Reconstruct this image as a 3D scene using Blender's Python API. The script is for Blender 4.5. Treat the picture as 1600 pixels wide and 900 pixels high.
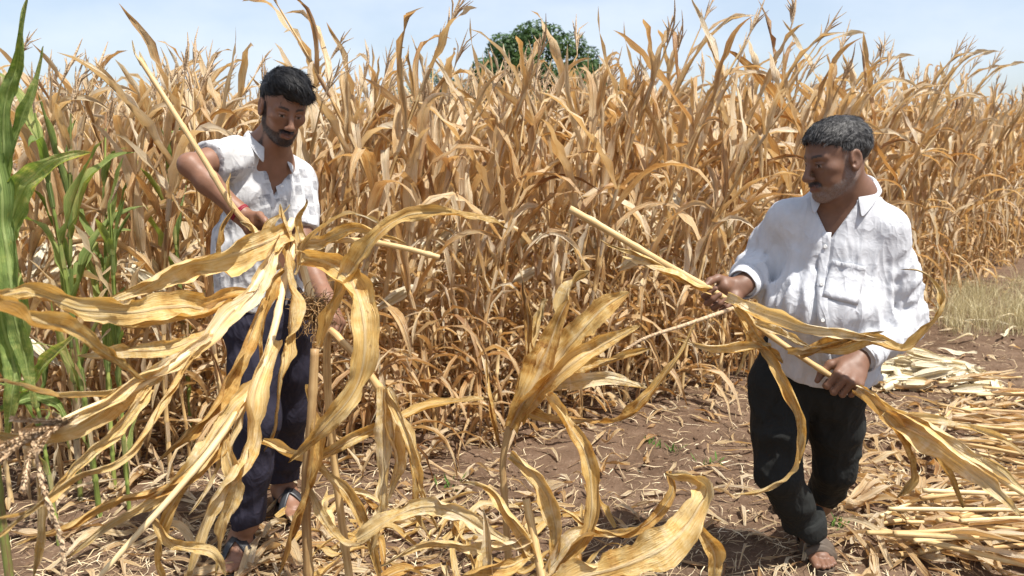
import bpy, math, random
import numpy as np
from mathutils import Vector, Matrix
from mathutils.bvhtree import BVHTree

for _o in list(bpy.data.objects):
    bpy.data.objects.remove(_o)
SC = bpy.context.scene
COL = SC.collection
PI = math.pi
random.seed(7)
RNG = np.random.default_rng(7)

# ---------------------------------------------------------------- camera, sky, sun, exposure
CAM_H = 1.43
PITCH = math.radians(10.03)
F_PX = 1244.0                                   # focal length in pixels of a 1600 wide picture
cam_d = bpy.data.cameras.new('camera')
cam_d.sensor_width = 36.0
cam_d.lens = 36.0 * F_PX / 1600.0
cam_d.clip_start = 0.05
cam_d.clip_end = 5000
cam_d.dof.use_dof = True
cam_d.dof.focus_distance = 2.65
cam_d.dof.aperture_fstop = 5.6
cam = bpy.data.objects.new('camera', cam_d)
COL.objects.link(cam)
cam.location = (0, 0, CAM_H)
cam.rotation_euler = (PI / 2 - PITCH, 0, 0)
SC.camera = cam

SUN_AZ = (0.80, -0.60)                            # horizontal direction towards the sun (x right, y away)
SUN_EL = math.radians(65)
sun_dir = Vector((SUN_AZ[0] * math.cos(SUN_EL), SUN_AZ[1] * math.cos(SUN_EL), math.sin(SUN_EL))).normalized()
world = bpy.data.worlds.new('World')
SC.world = world
world.use_nodes = True
wn, wl = world.node_tree.nodes, world.node_tree.links
wn.clear()
w_out = wn.new('ShaderNodeOutputWorld')
w_bg = wn.new('ShaderNodeBackground')
w_bg.inputs['Strength'].default_value = 0.100
w_sky = wn.new('ShaderNodeTexSky')
w_sky.sky_type = 'NISHITA'
w_sky.sun_disc = False
w_sky.sun_elevation = SUN_EL
w_sky.sun_rotation = math.atan2(SUN_AZ[0], SUN_AZ[1])
w_sky.altitude = 500
w_sky.air_density = 1.0
w_sky.dust_density = 3.0
w_sky.ozone_density = 1.0
# fair-weather clouds: noise over the direction, same everywhere in the sky
w_tc = wn.new('ShaderNodeTexCoord')
w_map = wn.new('ShaderNodeMapping')
w_map.inputs['Scale'].default_value = (1.0, 1.0, 2.1)
w_map.inputs['Location'].default_value = (0.33, 0.1, 0.43)
w_n = wn.new('ShaderNodeTexNoise')
w_n.inputs['Scale'].default_value = 4.2
w_n.inputs['Detail'].default_value = 9
w_n.inputs['Roughness'].default_value = 0.52
w_r = wn.new('ShaderNodeValToRGB')
w_r.color_ramp.elements[0].position = 0.47
w_r.color_ramp.elements[0].color = (0.30, 0.30, 0.30, 1)
w_r.color_ramp.elements[1].position = 0.92
w_r.color_ramp.elements[1].color = (0.85, 0.85, 0.85, 1)
w_mix = wn.new('ShaderNodeMixRGB')
w_mix.inputs['Color2'].default_value = (5.6, 5.95, 6.6, 1)
wl.new(w_tc.outputs['Generated'], w_map.inputs['Vector'])
wl.new(w_map.outputs['Vector'], w_n.inputs['Vector'])
wl.new(w_n.outputs['Fac'], w_r.inputs['Fac'])
wl.new(w_r.outputs['Color'], w_mix.inputs['Fac'])
wl.new(w_sky.outputs['Color'], w_mix.inputs['Color1'])
wl.new(w_mix.outputs['Color'], w_bg.inputs['Color'])
wl.new(w_bg.outputs['Background'], w_out.inputs['Surface'])

sun_d = bpy.data.lights.new('sun', 'SUN')
sun_d.energy = 4.4
sun_d.angle = math.radians(0.55)
sun_d.color = (1.0, 0.955, 0.88)
sun = bpy.data.objects.new('sun', sun_d)
COL.objects.link(sun)
sun.rotation_euler = (-sun_dir).to_track_quat('-Z', 'Y').to_euler()
sun.location = (3, 3, 8)

vs = SC.view_settings
vs.view_transform = 'Standard'
vs.look = 'None'
vs.exposure = 0.88
vs.gamma = 1.0
vs.use_curve_mapping = False
SC.cycles.use_denoising = True
SC.cycles.max_bounces = 8
SC.cycles.transparent_max_bounces = 6
SC.cycles.transmission_bounces = 6

# ---------------------------------------------------------------- helpers
_cp, _sp = math.cos(PITCH), math.sin(PITCH)
def P(x, y, Y):
    """world point at forward distance Y that the photograph shows at (x, y) of 1600 x 900"""
    a, b = (x - 800) / F_PX, (450 - y) / F_PX
    dx, dy, dz = a, _cp + b * _sp, -_sp + b * _cp
    t = Y / dy
    return np.array((dx * t, Y, CAM_H + dz * t))
def G(x, y, z=0.0):
    """world point at height z that the photograph shows at (x, y)"""
    a, b = (x - 800) / F_PX, (450 - y) / F_PX
    dx, dy, dz = a, _cp + b * _sp, -_sp + b * _cp
    t = (z - CAM_H) / dz
    return np.array((dx * t, dy * t, z))
def unit(v):
    v = np.asarray(v, float)
    return v / (np.linalg.norm(v) + 1e-12)
def rotz(a):
    c, s = math.cos(a), math.sin(a)
    return np.array(((c, -s, 0), (s, c, 0), (0, 0, 1.0)))
def rot_axis(axis, a):
    return np.array(Matrix.Rotation(a, 3, Vector(axis)))

_lat = RNG.random((32, 32, 32)).astype(np.float32)
def vnoise(p):
    """value noise -1..1 at points (...,3)"""
    i = np.floor(p).astype(np.int64)
    f = (p - i).astype(np.float32)
    f = f * f * (3 - 2 * f)
    i &= 31
    j = (i + 1) & 31
    x0, y0, z0, x1, y1, z1 = i[..., 0], i[..., 1], i[..., 2], j[..., 0], j[..., 1], j[..., 2]
    fx, fy, fz = f[..., 0], f[..., 1], f[..., 2]
    a = _lat[x0, y0, z0] * (1 - fx) + _lat[x1, y0, z0] * fx
    b = _lat[x0, y1, z0] * (1 - fx) + _lat[x1, y1, z0] * fx
    c = _lat[x0, y0, z1] * (1 - fx) + _lat[x1, y0, z1] * fx
    d = _lat[x0, y1, z1] * (1 - fx) + _lat[x1, y1, z1] * fx
    return ((a * (1 - fy) + b * fy) * (1 - fz) + (c * (1 - fy) + d * fy) * fz) * 2 - 1
def fbm(p, o=3):
    r, a = 0, 1.0
    for k in range(o):
        r = r + a * vnoise(p * 2 ** k + 7.3 * k)
        a *= .5
    return r

class Geo:
    """collects verts, faces and per-vertex float attributes"""
    def __init__(s):
        s.v, s.f, s.a, s.n = [], [], {}, 0
    def add(s, vv, ff, **attrs):
        vv = np.asarray(vv, np.float32)
        s.v.append(vv)
        s.f.append(np.asarray(ff, np.int64) + s.n)
        for k, w in attrs.items():
            s.a.setdefault(k, []).append(np.broadcast_to(np.asarray(w, np.float32), (len(vv),)))
        s.n += len(vv)
    def arrays(s):
        return np.concatenate(s.v), s.f, {k: np.concatenate(w) for k, w in s.a.items()}
    def mesh(s, name, mat=None, smooth=True):
        v = np.concatenate(s.v)
        me = bpy.data.meshes.new(name)
        me.vertices.add(len(v))
        me.vertices.foreach_set('co', v.ravel())
        quads = [f for f in s.f if f.shape[1] == 4]
        tris = [f for f in s.f if f.shape[1] == 3]
        q = np.concatenate(quads) if quads else np.zeros((0, 4), int)
        t = np.concatenate(tris) if tris else np.zeros((0, 3), int)
        loops = np.concatenate((q.ravel(), t.ravel())).astype(np.int32)
        nf = len(q) + len(t)
        me.loops.add(len(loops))
        me.loops.foreach_set('vertex_index', loops)
        me.polygons.add(nf)
        st = np.concatenate((np.arange(len(q)) * 4, len(q) * 4 + np.arange(len(t)) * 3)).astype(np.int32)
        me.polygons.foreach_set('loop_start', st)
        me.polygons.foreach_set('use_smooth', np.full(nf, smooth))
        for k, w in s.a.items():
            at = me.attributes.new(k, 'FLOAT', 'POINT')
            at.data.foreach_set('value', np.concatenate(w).astype(np.float32))
        me.update()
        me.validate()
        if mat:
            me.materials.append(mat)
        return me
def link(name, me, parent=None):
    o = bpy.data.objects.new(name, me)
    COL.objects.link(o)
    if parent is not None:
        o.parent = parent
    return o
def thing(name, label, cat, loc=(0, 0, 0), group=None, me=None, kind=None):
    o = link(name, me)
    o.location = [float(c) for c in loc]
    o['label'] = label
    o['category'] = cat
    if group:
        o['group'] = group
    if kind:
        o['kind'] = kind
    return o
def setting(name, me, kind='structure', label=None, cat=None):
    o = link(name, me)
    o['kind'] = kind
    if label:
        o['label'] = label
        o['category'] = cat
    return o

def grid_faces(n, m, closed=False):
    """quads of an n x m vertex grid (m across)"""
    mm = m if closed else m - 1
    i, j = np.meshgrid(np.arange(n - 1), np.arange(mm), indexing='ij')
    a = i * m + j
    b = i * m + (j + 1) % m
    return np.stack((a, b, b + m, a + m), -1).reshape(-1, 4)
def spline(pts, n):
    """Catmull-Rom through pts, n samples spread by length"""
    p = np.asarray(pts, float)
    if len(p) == 2:
        return p[0] + (p[1] - p[0]) * np.linspace(0, 1, n)[:, None]
    q = np.vstack((2 * p[0] - p[1], p, 2 * p[-1] - p[-2]))
    out = []
    for i in range(len(p) - 1):
        t = np.linspace(0, 1, 24, endpoint=False)[:, None]
        a, b, c, d = q[i], q[i + 1], q[i + 2], q[i + 3]
        out.append(.5 * (2 * b + (c - a) * t + (2 * a - 5 * b + 4 * c - d) * t ** 2 + (3 * b - a - 3 * c + d) * t ** 3))
    o = np.vstack(out + [p[-1:]])
    s = np.concatenate(([0], np.cumsum(np.linalg.norm(np.diff(o, axis=0), axis=1))))
    u = np.linspace(0, s[-1], n)
    return np.stack([np.interp(u, s, o[:, k]) for k in range(o.shape[1])], 1)
def tangents(p):
    t = np.gradient(p, axis=0)
    return t / (np.linalg.norm(t, axis=1, keepdims=True) + 1e-9)
def tube(geo, path, rad, sides=6, cap=True, **attrs):
    """round tube along path (n,3) with radii (n,)"""
    path = np.asarray(path, float)
    n = len(path)
    rad = np.broadcast_to(np.asarray(rad, float), (n,))
    t = tangents(path)
    w = np.cross(t[0], (0.31, 0.2, 0.93) if abs(t[0][2]) < .9 else (1, .1, 0))
    W = np.zeros((n, 3))
    for i in range(n):
        w = w - t[i] * (w @ t[i])
        w = unit(w)
        W[i] = w
    B = np.cross(t, W)
    a = np.arange(sides) / sides * 2 * PI
    v = path[:, None] + rad[:, None, None] * (np.cos(a)[None, :, None] * W[:, None] + np.sin(a)[None, :, None] * B[:, None])
    s = np.concatenate(([0], np.cumsum(np.linalg.norm(np.diff(path, axis=0), axis=1))))
    at = dict(u=np.tile(np.arange(sides) / sides, n), v=np.repeat(s, sides))
    f = grid_faces(n, sides, True)
    v = v.reshape(-1, 3)
    if cap:
        v = np.vstack((v, path[0], path[-1]))
        k = np.arange(sides)
        at['u'] = np.append(at['u'], (.5, .5))
        at['v'] = np.append(at['v'], (0, s[-1]))
    at.update(attrs)
    n0 = geo.n
    geo.add(v, f, **at)
    if cap:
        k = np.arange(sides)
        geo.f.append(np.stack(((k + 1) % sides, k, np.full(sides, n * sides)), 1) + n0)
        geo.f.append(np.stack(((n - 1) * sides + k, (n - 1) * sides + (k + 1) % sides, np.full(sides, n * sides + 1)), 1) + n0)

def leaf_profile(s, base=.55, peak=.32):
    """blade width along 0..1"""
    up = base + (1 - base) * np.sin(np.clip(s / peak, 0, 1) * PI / 2)
    dn = np.clip((1 - s) / (1 - peak), 0, 1) ** .62
    return np.where(s < peak, up, dn)
def ribbon(geo, path, W, N_, width, across=3, fold=.3, ripple=0., curl=0., rngs=None, tone=.5, v0=0., prof=None, crumple=0.):
    """leaf blade: path, unit width vectors W and normals N_, V-fold angle, rippled margins, curled edges"""
    n = len(path)
    s = np.linspace(0, 1, n)
    wd = width * (leaf_profile(s) if prof is None else prof) * .5
    c = np.linspace(-1, 1, across)
    r = rngs if rngs is not None else RNG
    ph = r.random(4) * 6.28
    fl = np.linalg.norm(np.diff(path, axis=0), axis=1).sum()
    dist = s * fl
    fo = np.broadcast_to(np.asarray(fold, float), (n,))
    rip_l = ripple * np.sin(dist * 38 + ph[0] + 1.3 * np.sin(dist * 9 + ph[2])) + .4 * ripple * np.sin(dist * 113 + ph[1] + 2 * np.sin(dist * 17 + ph[3]))
    rip_r = ripple * np.sin(dist * 33 + ph[1] + 1.3 * np.sin(dist * 11 + ph[3])) + .4 * ripple * np.sin(dist * 101 + ph[2] + 2 * np.sin(dist * 15 + ph[0]))
    ac = np.abs(c)
    ang = fo[:, None] * ac[None] + curl * ac[None] ** 2
    lat = np.sign(c)[None] * ac[None] * np.cos(ang) * wd[:, None]
    hgt = ac[None] * np.sin(ang) * wd[:, None]
    hgt = hgt + (np.where(c < 0, 1, 0)[None] * rip_l[:, None] + np.where(c > 0, 1, 0)[None] * rip_r[:, None]) * (ac ** 2)[None] * np.minimum(1, wd / (width * .25))[:, None]
    if crumple:
        cc, dd = np.meshgrid(c, dist)
        o = ph[0] * 5
        q1 = np.stack((cc * 2.2 + o, dd * 24, 0 * cc + o), -1)
        q2 = np.stack((cc * 7 + o, dd * 7, 0 * cc + 3 + o), -1)
        q3 = np.stack((np.sign(cc) * 3 + o, dd * 60, 0 * cc + o), -1)
        hgt = hgt + crumple * (1.3 * vnoise(q1) + .9 * (.5 - np.abs(vnoise(q2)) * 1.6)) * np.minimum(1, wd / (width * .2))[:, None]
        hgt = hgt + crumple * .35 * np.sin(cc * 11 + ph[1] + 2 * np.sin(dd * 5 + ph[2]))
        notch = np.clip(vnoise(q3 * np.array((1, .35, 1)) + 8) - .38, 0, 1) * 1.3
        lat = lat * (1 - (np.abs(cc) ** 3) * (.16 * np.abs(vnoise(q3)) + notch))
    v = path[:, None] + lat[..., None] * W[:, None] + hgt[..., None] * N_[:, None]
    geo.add(v.reshape(-1, 3), grid_faces(n, across), u=np.tile((c + 1) / 2, n), v=np.repeat(dist + v0, across), tone=tone)
# ---------------------------------------------------------------- materials
class NT:
    def __init__(s, name):
        s.m = bpy.data.materials.new(name)
        s.m.use_nodes = True
        s.n, s.l = s.m.node_tree.nodes, s.m.node_tree.links
        s.n.clear()
        s.out = s.n.new('ShaderNodeOutputMaterial')
    def node(s, t, **kw):
        x = s.n.new('ShaderNode' + t)
        for k, v in kw.items():
            if k in ('operation', 'blend_type', 'attribute_name', 'data_type', 'feature', 'noise_dimensions', 'wave_type', 'bands_direction', 'use_clamp', 'distance'):
                setattr(x, k, v)
            else:
                s.put(x.inputs[int(k[1:]) if k[0] == '_' and k[1:].isdigit() else k.replace('__', ' ')], v)
        return x
    def put(s, inp, v):
        if hasattr(v, 'is_output') or isinstance(v, bpy.types.NodeSocket):
            s.l.new(v, inp)
        else:
            inp.default_value = v
    def math(s, op, a, b=0.0, clamp=False):
        x = s.node('Math', operation=op, use_clamp=clamp, _0=a, _1=b)
        return x.outputs[0]
    def attr(s, name):
        return s.node('Attribute', attribute_name=name).outputs['Fac']
    def ramp(s, fac, stops):
        x = s.n.new('ShaderNodeValToRGB')
        e = x.color_ramp.elements
        while len(e) < len(stops):
            e.new(.5)
        for k, (p, c) in enumerate(stops):
            e[k].position = p
            e[k].color = (*c, 1) if len(c) == 3 else c
        s.l.new(fac, x.inputs[0])
        return x.outputs[0]
    def mix(s, fac, a, b, mode='MIX'):
        x = s.node('MixRGB', blend_type=mode)
        s.put(x.inputs[0], fac)
        for k, c in ((1, a), (2, b)):
            s.put(x.inputs[k], (*c, 1) if isinstance(c, tuple) and len(c) == 3 else c)
        return x.outputs[0]
    def noise(s, vec, scale, detail=3, rough=.55, dims=None):
        x = s.node('TexNoise', Scale=scale, Detail=detail, Roughness=rough)
        if vec is not None:
            s.l.new(vec, x.inputs['Vector'])
        return x.outputs['Fac']
    def xyz(s, x, y, z):
        c = s.n.new('ShaderNodeCombineXYZ')
        for k, v in enumerate((x, y, z)):
            s.put(c.inputs[k], v)
        return c.outputs[0]
    def bump(s, h, strength=.4, dist=.01):
        return s.node('Bump', Strength=strength, Distance=dist, Height=h).outputs[0]
    def principled(s, col, rough=.6, normal=None, spec=.3, sss=0):
        x = s.n.new('ShaderNodeBsdfPrincipled')
        s.put(x.inputs['Base Color'], (*col, 1) if isinstance(col, tuple) and len(col) == 3 else col)
        s.put(x.inputs['Roughness'], rough)
        x.inputs['Specular IOR Level'].default_value = spec
        if sss:
            x.inputs['Subsurface Weight'].default_value = sss
            x.inputs['Subsurface Radius'].default_value = (1, .35, .2)
            x.inputs['Subsurface Scale'].default_value = .004
        if normal is not None:
            s.l.new(normal, x.inputs['Normal'])
        return x.outputs[0]
    def done(s, sh):
        s.l.new(sh, s.out.inputs['Surface'])
        return s.m

def leaf_material(name, stops, trans_tint, trans=.34, spots=(.25, .12, .045), midrib=(.70, .58, .36), spot_amt=.6, rough=.5, pink=.0, spec=.5):
    t = NT(name)
    u, v, tone = t.attr('u'), t.attr('v'), t.attr('tone')
    oi = t.n.new('ShaderNodeObjectInfo').outputs['Random']
    off = t.math('ADD', t.math('MULTIPLY', tone, 37.0), t.math('MULTIPLY', oi, 91.0))
    blotch = t.noise(t.xyz(t.math('MULTIPLY', u, 1.2), t.math('MULTIPLY', v, 7.0), off), 1.0, 4, .6)
    streak = t.noise(t.xyz(t.math('MULTIPLY', u, 26.0), t.math('MULTIPLY', v, 2.6), off), 1.0, 3, .6)
    fine = t.noise(t.xyz(t.math('MULTIPLY', u, 70.0), t.math('MULTIPLY', v, 4.0), off), 1.0, 1)
    f = t.math('ADD', t.math('MULTIPLY', tone, .66), t.math('MULTIPLY', t.math('SUBTRACT', blotch, .5), 1.25))
    f = t.math('ADD', f, t.math('MULTIPLY', t.math('SUBTRACT', oi, .5), .22))
    f = t.math('ADD', f, t.math('MULTIPLY', t.math('SUBTRACT', streak, .5), .85))
    f = t.math('ADD', f, .17, True)
    col = t.ramp(f, stops)
    hue = t.math('FRACT', t.math('ADD', t.math('MULTIPLY', oi, 7.31), t.math('MULTIPLY', tone, 13.7)))
    col = t.mix(t.math('MULTIPLY', t.math('POWER', hue, 2.0), pink), col, (.60, .43, .31))
    sp = t.noise(t.xyz(t.math('MULTIPLY', u, 5.0), t.math('MULTIPLY', v, 30.0), t.math('ADD', off, 5.0)), 1.0, 4, .7)
    spm = t.ramp(sp, [(.60, (0, 0, 0)), (.74, (1, 1, 1))])
    col = t.mix(t.math('MULTIPLY', spm, spot_amt), col, spots)
    rib = t.math('ABSOLUTE', t.math('SUBTRACT', u, .5))
    ribm = t.ramp(rib, [(.025, (1, 1, 1)), (.065, (0, 0, 0))])
    col = t.mix(t.math('MULTIPLY', ribm, .6), col, midrib)
    h = t.math('ADD', t.math('MULTIPLY', fine, .5), t.math('MULTIPLY', streak, 1.0))
    h = t.math('ADD', h, t.math('MULTIPLY', ribm, .8))
    nb = t.bump(h, 1.0, .004)
    sh = t.principled(col, rough, nb, spec)
    tr = t.n.new('ShaderNodeBsdfTranslucent')
    t.l.new(t.mix(1.0, col, trans_tint, 'MULTIPLY'), tr.inputs['Color'])
    t.l.new(nb, tr.inputs['Normal'])
    mx = t.n.new('ShaderNodeMixShader')
    mx.inputs[0].default_value = trans
    t.l.new(sh, mx.inputs[1])
    t.l.new(tr.outputs[0], mx.inputs[2])
    return t.done(mx.outputs[0])

M = {}
DRY = [(0.0, (.28, .13, .046)), (.18, (.48, .275, .105)), (.38, (.64, .435, .205)), (.62, (.75, .59, .35)), (1.0, (.85, .76, .58))]
GOLD = [(0.0, (.28, .125, .030)), (.20, (.52, .29, .072)), (.45, (.68, .46, .155)), (.72, (.78, .61, .30)), (1.0, (.86, .755, .54))]
GREEN = [(0.0, (.13, .19, .055)), (.35, (.21, .29, .085)), (.6, (.32, .39, .12)), (.8, (.50, .48, .18)), (1.0, (.68, .58, .30))]
M['dry'] = leaf_material('dry_maize_leaf', DRY, (1.0, .79, .50), .40, rough=.40, pink=.28)
M['gold'] = leaf_material('golden_maize_leaf', GOLD, (1.0, .78, .42), .36, spots=(.27, .13, .045), spot_amt=.75, pink=.08, spec=.4)
M['green'] = leaf_material('green_maize_leaf', GREEN, (1.25, 1.4, .5), .34, spots=(.40, .36, .08), midrib=(.42, .50, .20), spot_amt=.5, rough=.55, spec=.3)

def stalk_material(name, a, b, c):
    t = NT(name)
    u, v, tone = t.attr('u'), t.attr('v'), t.attr('tone')
    oi = t.n.new('ShaderNodeObjectInfo').outputs['Random']
    off = t.math('ADD', t.math('MULTIPLY', oi, 60.0), t.math('MULTIPLY', tone, 31.0))
    st = t.noise(t.xyz(t.math('MULTIPLY', u, 14.0), t.math('MULTIPLY', v, 3.0), off), 1.0, 3)
    bl = t.noise(t.xyz(t.math('MULTIPLY', u, 2.0), t.math('MULTIPLY', v, 9.0), off), 1.0, 4, .65)
    f = t.math('ADD', t.math('MULTIPLY', st, .5), t.math('MULTIPLY', bl, .6))
    f = t.math('ADD', f, t.math('MULTIPLY', t.math('SUBTRACT', oi, .5), .25))
    col = t.ramp(f, [(.28, a), (.52, b), (.78, c)])
    return t.done(t.principled(col, .5, t.bump(st, .5, .002), .35))
M['stalk'] = stalk_material('dry_maize_stalk', (.22, .105, .04), (.50, .33, .14), (.68, .52, .28))
M['stalk_pale'] = stalk_material('pale_maize_stalk', (.30, .17, .06), (.58, .41, .19), (.76, .63, .39))
M['stalk_green'] = stalk_material('green_maize_stalk', (.16, .07, .05), (.17, .24, .05), (.34, .36, .10))
M['stalk_brown'] = stalk_material('weathered_maize_stalk', (.13, .065, .025), (.30, .18, .075), (.48, .34, .16))
def tassel_material():
    t = NT('maize_tassel')
    oi = t.n.new('ShaderNodeObjectInfo').outputs['Random']
    v, tone = t.attr('v'), t.attr('tone')
    n = t.noise(t.xyz(t.math('MULTIPLY', v, 160.0), t.math('MULTIPLY', tone, 50.0), t.math('MULTIPLY', oi, 40.0)), 1.0, 2)
    col = t.ramp(n, [(.3, (.36, .24, .14)), (.6, (.56, .42, .27)), (.8, (.68, .55, .38))])
    return t.done(t.principled(col, .75, t.bump(n, .8, .004), .1))
M['tassel'] = tassel_material()

def soil_material():
    t = NT('dry_brown_soil')
    tc = t.n.new('ShaderNodeTexCoord').outputs['Object']
    big = t.noise(tc, .9, 4, .6)
    mid = t.noise(tc, 9.0, 5, .65)
    fine = t.noise(tc, 75.0, 4, .7)
    f = t.math('ADD', t.math('MULTIPLY', big, .4), t.math('MULTIPLY', mid, .6))
    col = t.ramp(f, [(.30, (.070, .043, .027)), (.5, (.120, .076, .049)), (.70, (.185, .125, .085))])
    col = t.mix(t.ramp(fine, [(.55, (0, 0, 0)), (.72, (.6, .6, .6))]), col, (.27, .20, .14))
    h = t.math('ADD', t.math('MULTIPLY', mid, 1.0), t.math('MULTIPLY', fine, .45))
    return t.done(t.principled(col, .95, t.bump(h, .9, .02), .1))
M['soil'] = soil_material()
def plain(name, col, rough=.6, spec=.3, noise=0., scale=30., bump=0., sss=0, dark=.55):
    t = NT(name)
    tc = t.n.new('ShaderNodeTexCoord').outputs['Object']
    n = t.noise(tc, scale, 4, .6)
    c = t.mix(t.math('MULTIPLY', t.ramp(n, [(.35, (0, 0, 0)), (.7, (1, 1, 1))]), noise), col, tuple(x * dark for x in col))
    return t.done(t.principled(c, rough, t.bump(n, bump, .004) if bump else None, spec, sss))
def attr_colour(name, stops, rough=.8, attr='tone', spec=.15, trans=0.):
    t = NT(name)
    c = t.ramp(t.attr(attr), stops)
    sh = t.principled(c, rough, None, spec)
    if trans:
        tr = t.n.new('ShaderNodeBsdfTranslucent')
        t.l.new(c, tr.inputs['Color'])
        mx = t.n.new('ShaderNodeMixShader')
        mx.inputs[0].default_value = trans
        t.l.new(sh, mx.inputs[1])
        t.l.new(tr.outputs[0], mx.inputs[2])
        sh = mx.outputs[0]
    return t.done(sh)
M['straw'] = attr_colour('loose_straw', [(0, (.20, .13, .075)), (.35, (.36, .26, .15)), (.7, (.55, .43, .26)), (1, (.70, .60, .42))], .8)
M['clod'] = attr_colour('soil_clods', [(0, (.08, .048, .03)), (.5, (.135, .085, .053)), (1, (.21, .145, .095))], .95)
M['grass_dry'] = attr_colour('dry_grass', [(0, (.36, .30, .15)), (.6, (.56, .48, .27)), (1, (.66, .60, .40))], .7, trans=.25)
M['weed'] = attr_colour('green_weed', [(0, (.05, .10, .02)), (1, (.16, .27, .06))], .6, trans=.3)
M['tree_leaf'] = attr_colour('tree_leaves', [(0, (.022, .05, .012)), (.5, (.045, .09, .02)), (1, (.10, .15, .035))], .5, spec=.3, trans=.2)
M['bark'] = plain('tree_bark', (.11, .08, .055), .9, .1, .7, 12, .8)
M['husk'] = leaf_material('pale_husk', [(0, (.58, .44, .22)), (.3, (.72, .60, .36)), (.6, (.80, .71, .50)), (1, (.86, .80, .64))], (1, .85, .6), .15, spots=(.45, .30, .13), midrib=(.8, .7, .5), spot_amt=.35)
# ---------------------------------------------------------------- ground
def gz(x, y):
    """ground height"""
    p = np.stack(np.broadcast_arrays(np.asarray(x, float), np.asarray(y, float), 0.0), -1)
    far = np.clip((np.hypot(p[..., 0], p[..., 1]) - 14) / 20, 0, 1)
    z = .030 * fbm(p * 1.1, 2) + .016 * fbm(p * 5.0 + 3, 2)
    return z * (1 - far) - .012
def axis_g(lo, hi, step, far):
    c = np.arange(lo, hi + step * .5, step)
    g = [step * 1.35 ** k for k in range(1, 60)]
    o = np.cumsum(g)
    o = o[o < far]
    return np.concatenate((lo - o[::-1], c, hi + o))
_tx, _ty = np.linspace(-9, 9, 721), np.linspace(0, 16, 641)
_tz = gz(*np.meshgrid(_tx, _ty, indexing='ij'))
_gz_full = gz
def gz(x, y):
    """ground height, looked up in a table near the camera"""
    x, y = np.asarray(x, float), np.asarray(y, float)
    fx, fy = (x + 9) * 40, y * 40
    i, j = np.clip(fx.astype(int), 0, 719), np.clip(fy.astype(int), 0, 639)
    a, b = np.clip(fx - i, 0, 1), np.clip(fy - j, 0, 1)
    return (_tz[i, j] * (1 - a) + _tz[i + 1, j] * a) * (1 - b) + (_tz[i, j + 1] * (1 - a) + _tz[i + 1, j + 1] * a) * b
gx, gy = axis_g(-3.6, 4.6, .045, 2500), axis_g(1.2, 8.2, .045, 2500)
X, Y = np.meshgrid(gx, gy, indexing='ij')
Z = _gz_full(X, Y)
nearm = np.clip(1 - (np.hypot(X, Y - 4) - 4) / 4, 0, 1)
Z = Z + nearm * .010 * fbm(np.stack((X * 16, Y * 16, X * 0), -1), 2)
g = Geo()
g.add(np.stack((X, Y, Z), -1).reshape(-1, 3), grid_faces(len(gx), len(gy))[:, ::-1])
setting('ground', g.mesh('ground', M['soil']), label='dry brown soil of the harvested field', cat='ground')

# ---------------------------------------------------------------- maize plants
WIND = np.array((1.0, -.12, 0.0))
def grow_leaf(geo, start, az, e0, length, width, droop, n=10, across=3, rng=None, wind=.5, twist=0., tone=.5, fold=.45, kink=None, ripple=.006):
    """a blade that leaves the stalk at elevation e0 and falls over; wind pushes it along WIND"""
    r = rng
    d = np.array((math.cos(az) * math.cos(e0), math.sin(az) * math.cos(e0), math.sin(e0)))
    step = length / (n - 1)
    p = [np.asarray(start, float)]
    ds = []
    sw = r.normal(0, .25, 3)
    for i in range(n - 1):
        s = i / (n - 1)
        g_ = droop * (s ** .8) * .42
        d = unit(d + np.array((0, 0, -g_)) + WIND * wind * .10 * s + sw * .10 * s + r.normal(0, .045, 3))
        if kink is not None and abs(s - kink) < .5 / (n - 1):
            d = unit(d * .35 + np.array((0, 0, -1.0)))
        ds.append(d)
        p.append(p[-1] + d * step)
    p = np.array(p)
    t = tangents(p)
    side = np.cross(t, (0, 0, 1.0))
    w0 = unit(np.cross((math.cos(az), math.sin(az), 0), (0, 0, 1.0)))
    W = np.zeros_like(p)
    w = w0
    for i in range(n):
        w = unit(w - t[i] * (w @ t[i]))
        W[i] = w
    Nn = np.cross(W, t)
    ang = twist * np.linspace(0, 1, n) ** 1.3
    c, s_ = np.cos(ang)[:, None], np.sin(ang)[:, None]
    W2 = W * c + Nn * s_
    N2 = np.cross(W2, t)
    N2 = np.where((N2 @ np.array((0, 0, 1.0)))[:, None] < -9, -N2, N2)
    fo = fold + r.normal(0, .12)
    ribbon(geo, p, W2, N2, width, across, fo, ripple, r.uniform(-.1, .6), r, tone)

def tassel_geo(geo, base, d, size, rng, tone=.5, nb=7, sides=3, thick=.0058):
    d = unit(d)
    wf = rng.uniform(-.6, 1.2)
    top = base + d * size + WIND * size * .20 * wf
    tube(geo, spline((base, base + d * size * .5 + WIND * size * .04, top), 5), np.array((.5, 1, 1.05, .85, .2)) * thick, sides, False, tone=tone)
    for k in range(nb):
        h = rng.uniform(.05, .42)
        b0 = base + (top - base) * h
        a = rng.uniform(0, 2 * PI)
        out = np.array((math.cos(a), math.sin(a), 0))
        sp = rng.uniform(.06, .26)
        L = size * rng.uniform(.45, .72)
        p1 = b0 + (d * .85 + out * sp + WIND * .10 * wf) * L * .5
        p2 = b0 + (d * .72 + out * sp * 1.5 + WIND * .28 * wf) * L
        tube(geo, np.array((b0, p1, p2)), np.array((.5, .85, .2)) * thick, sides, False, tone=tone + rng.uniform(-.2, .2))

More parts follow.
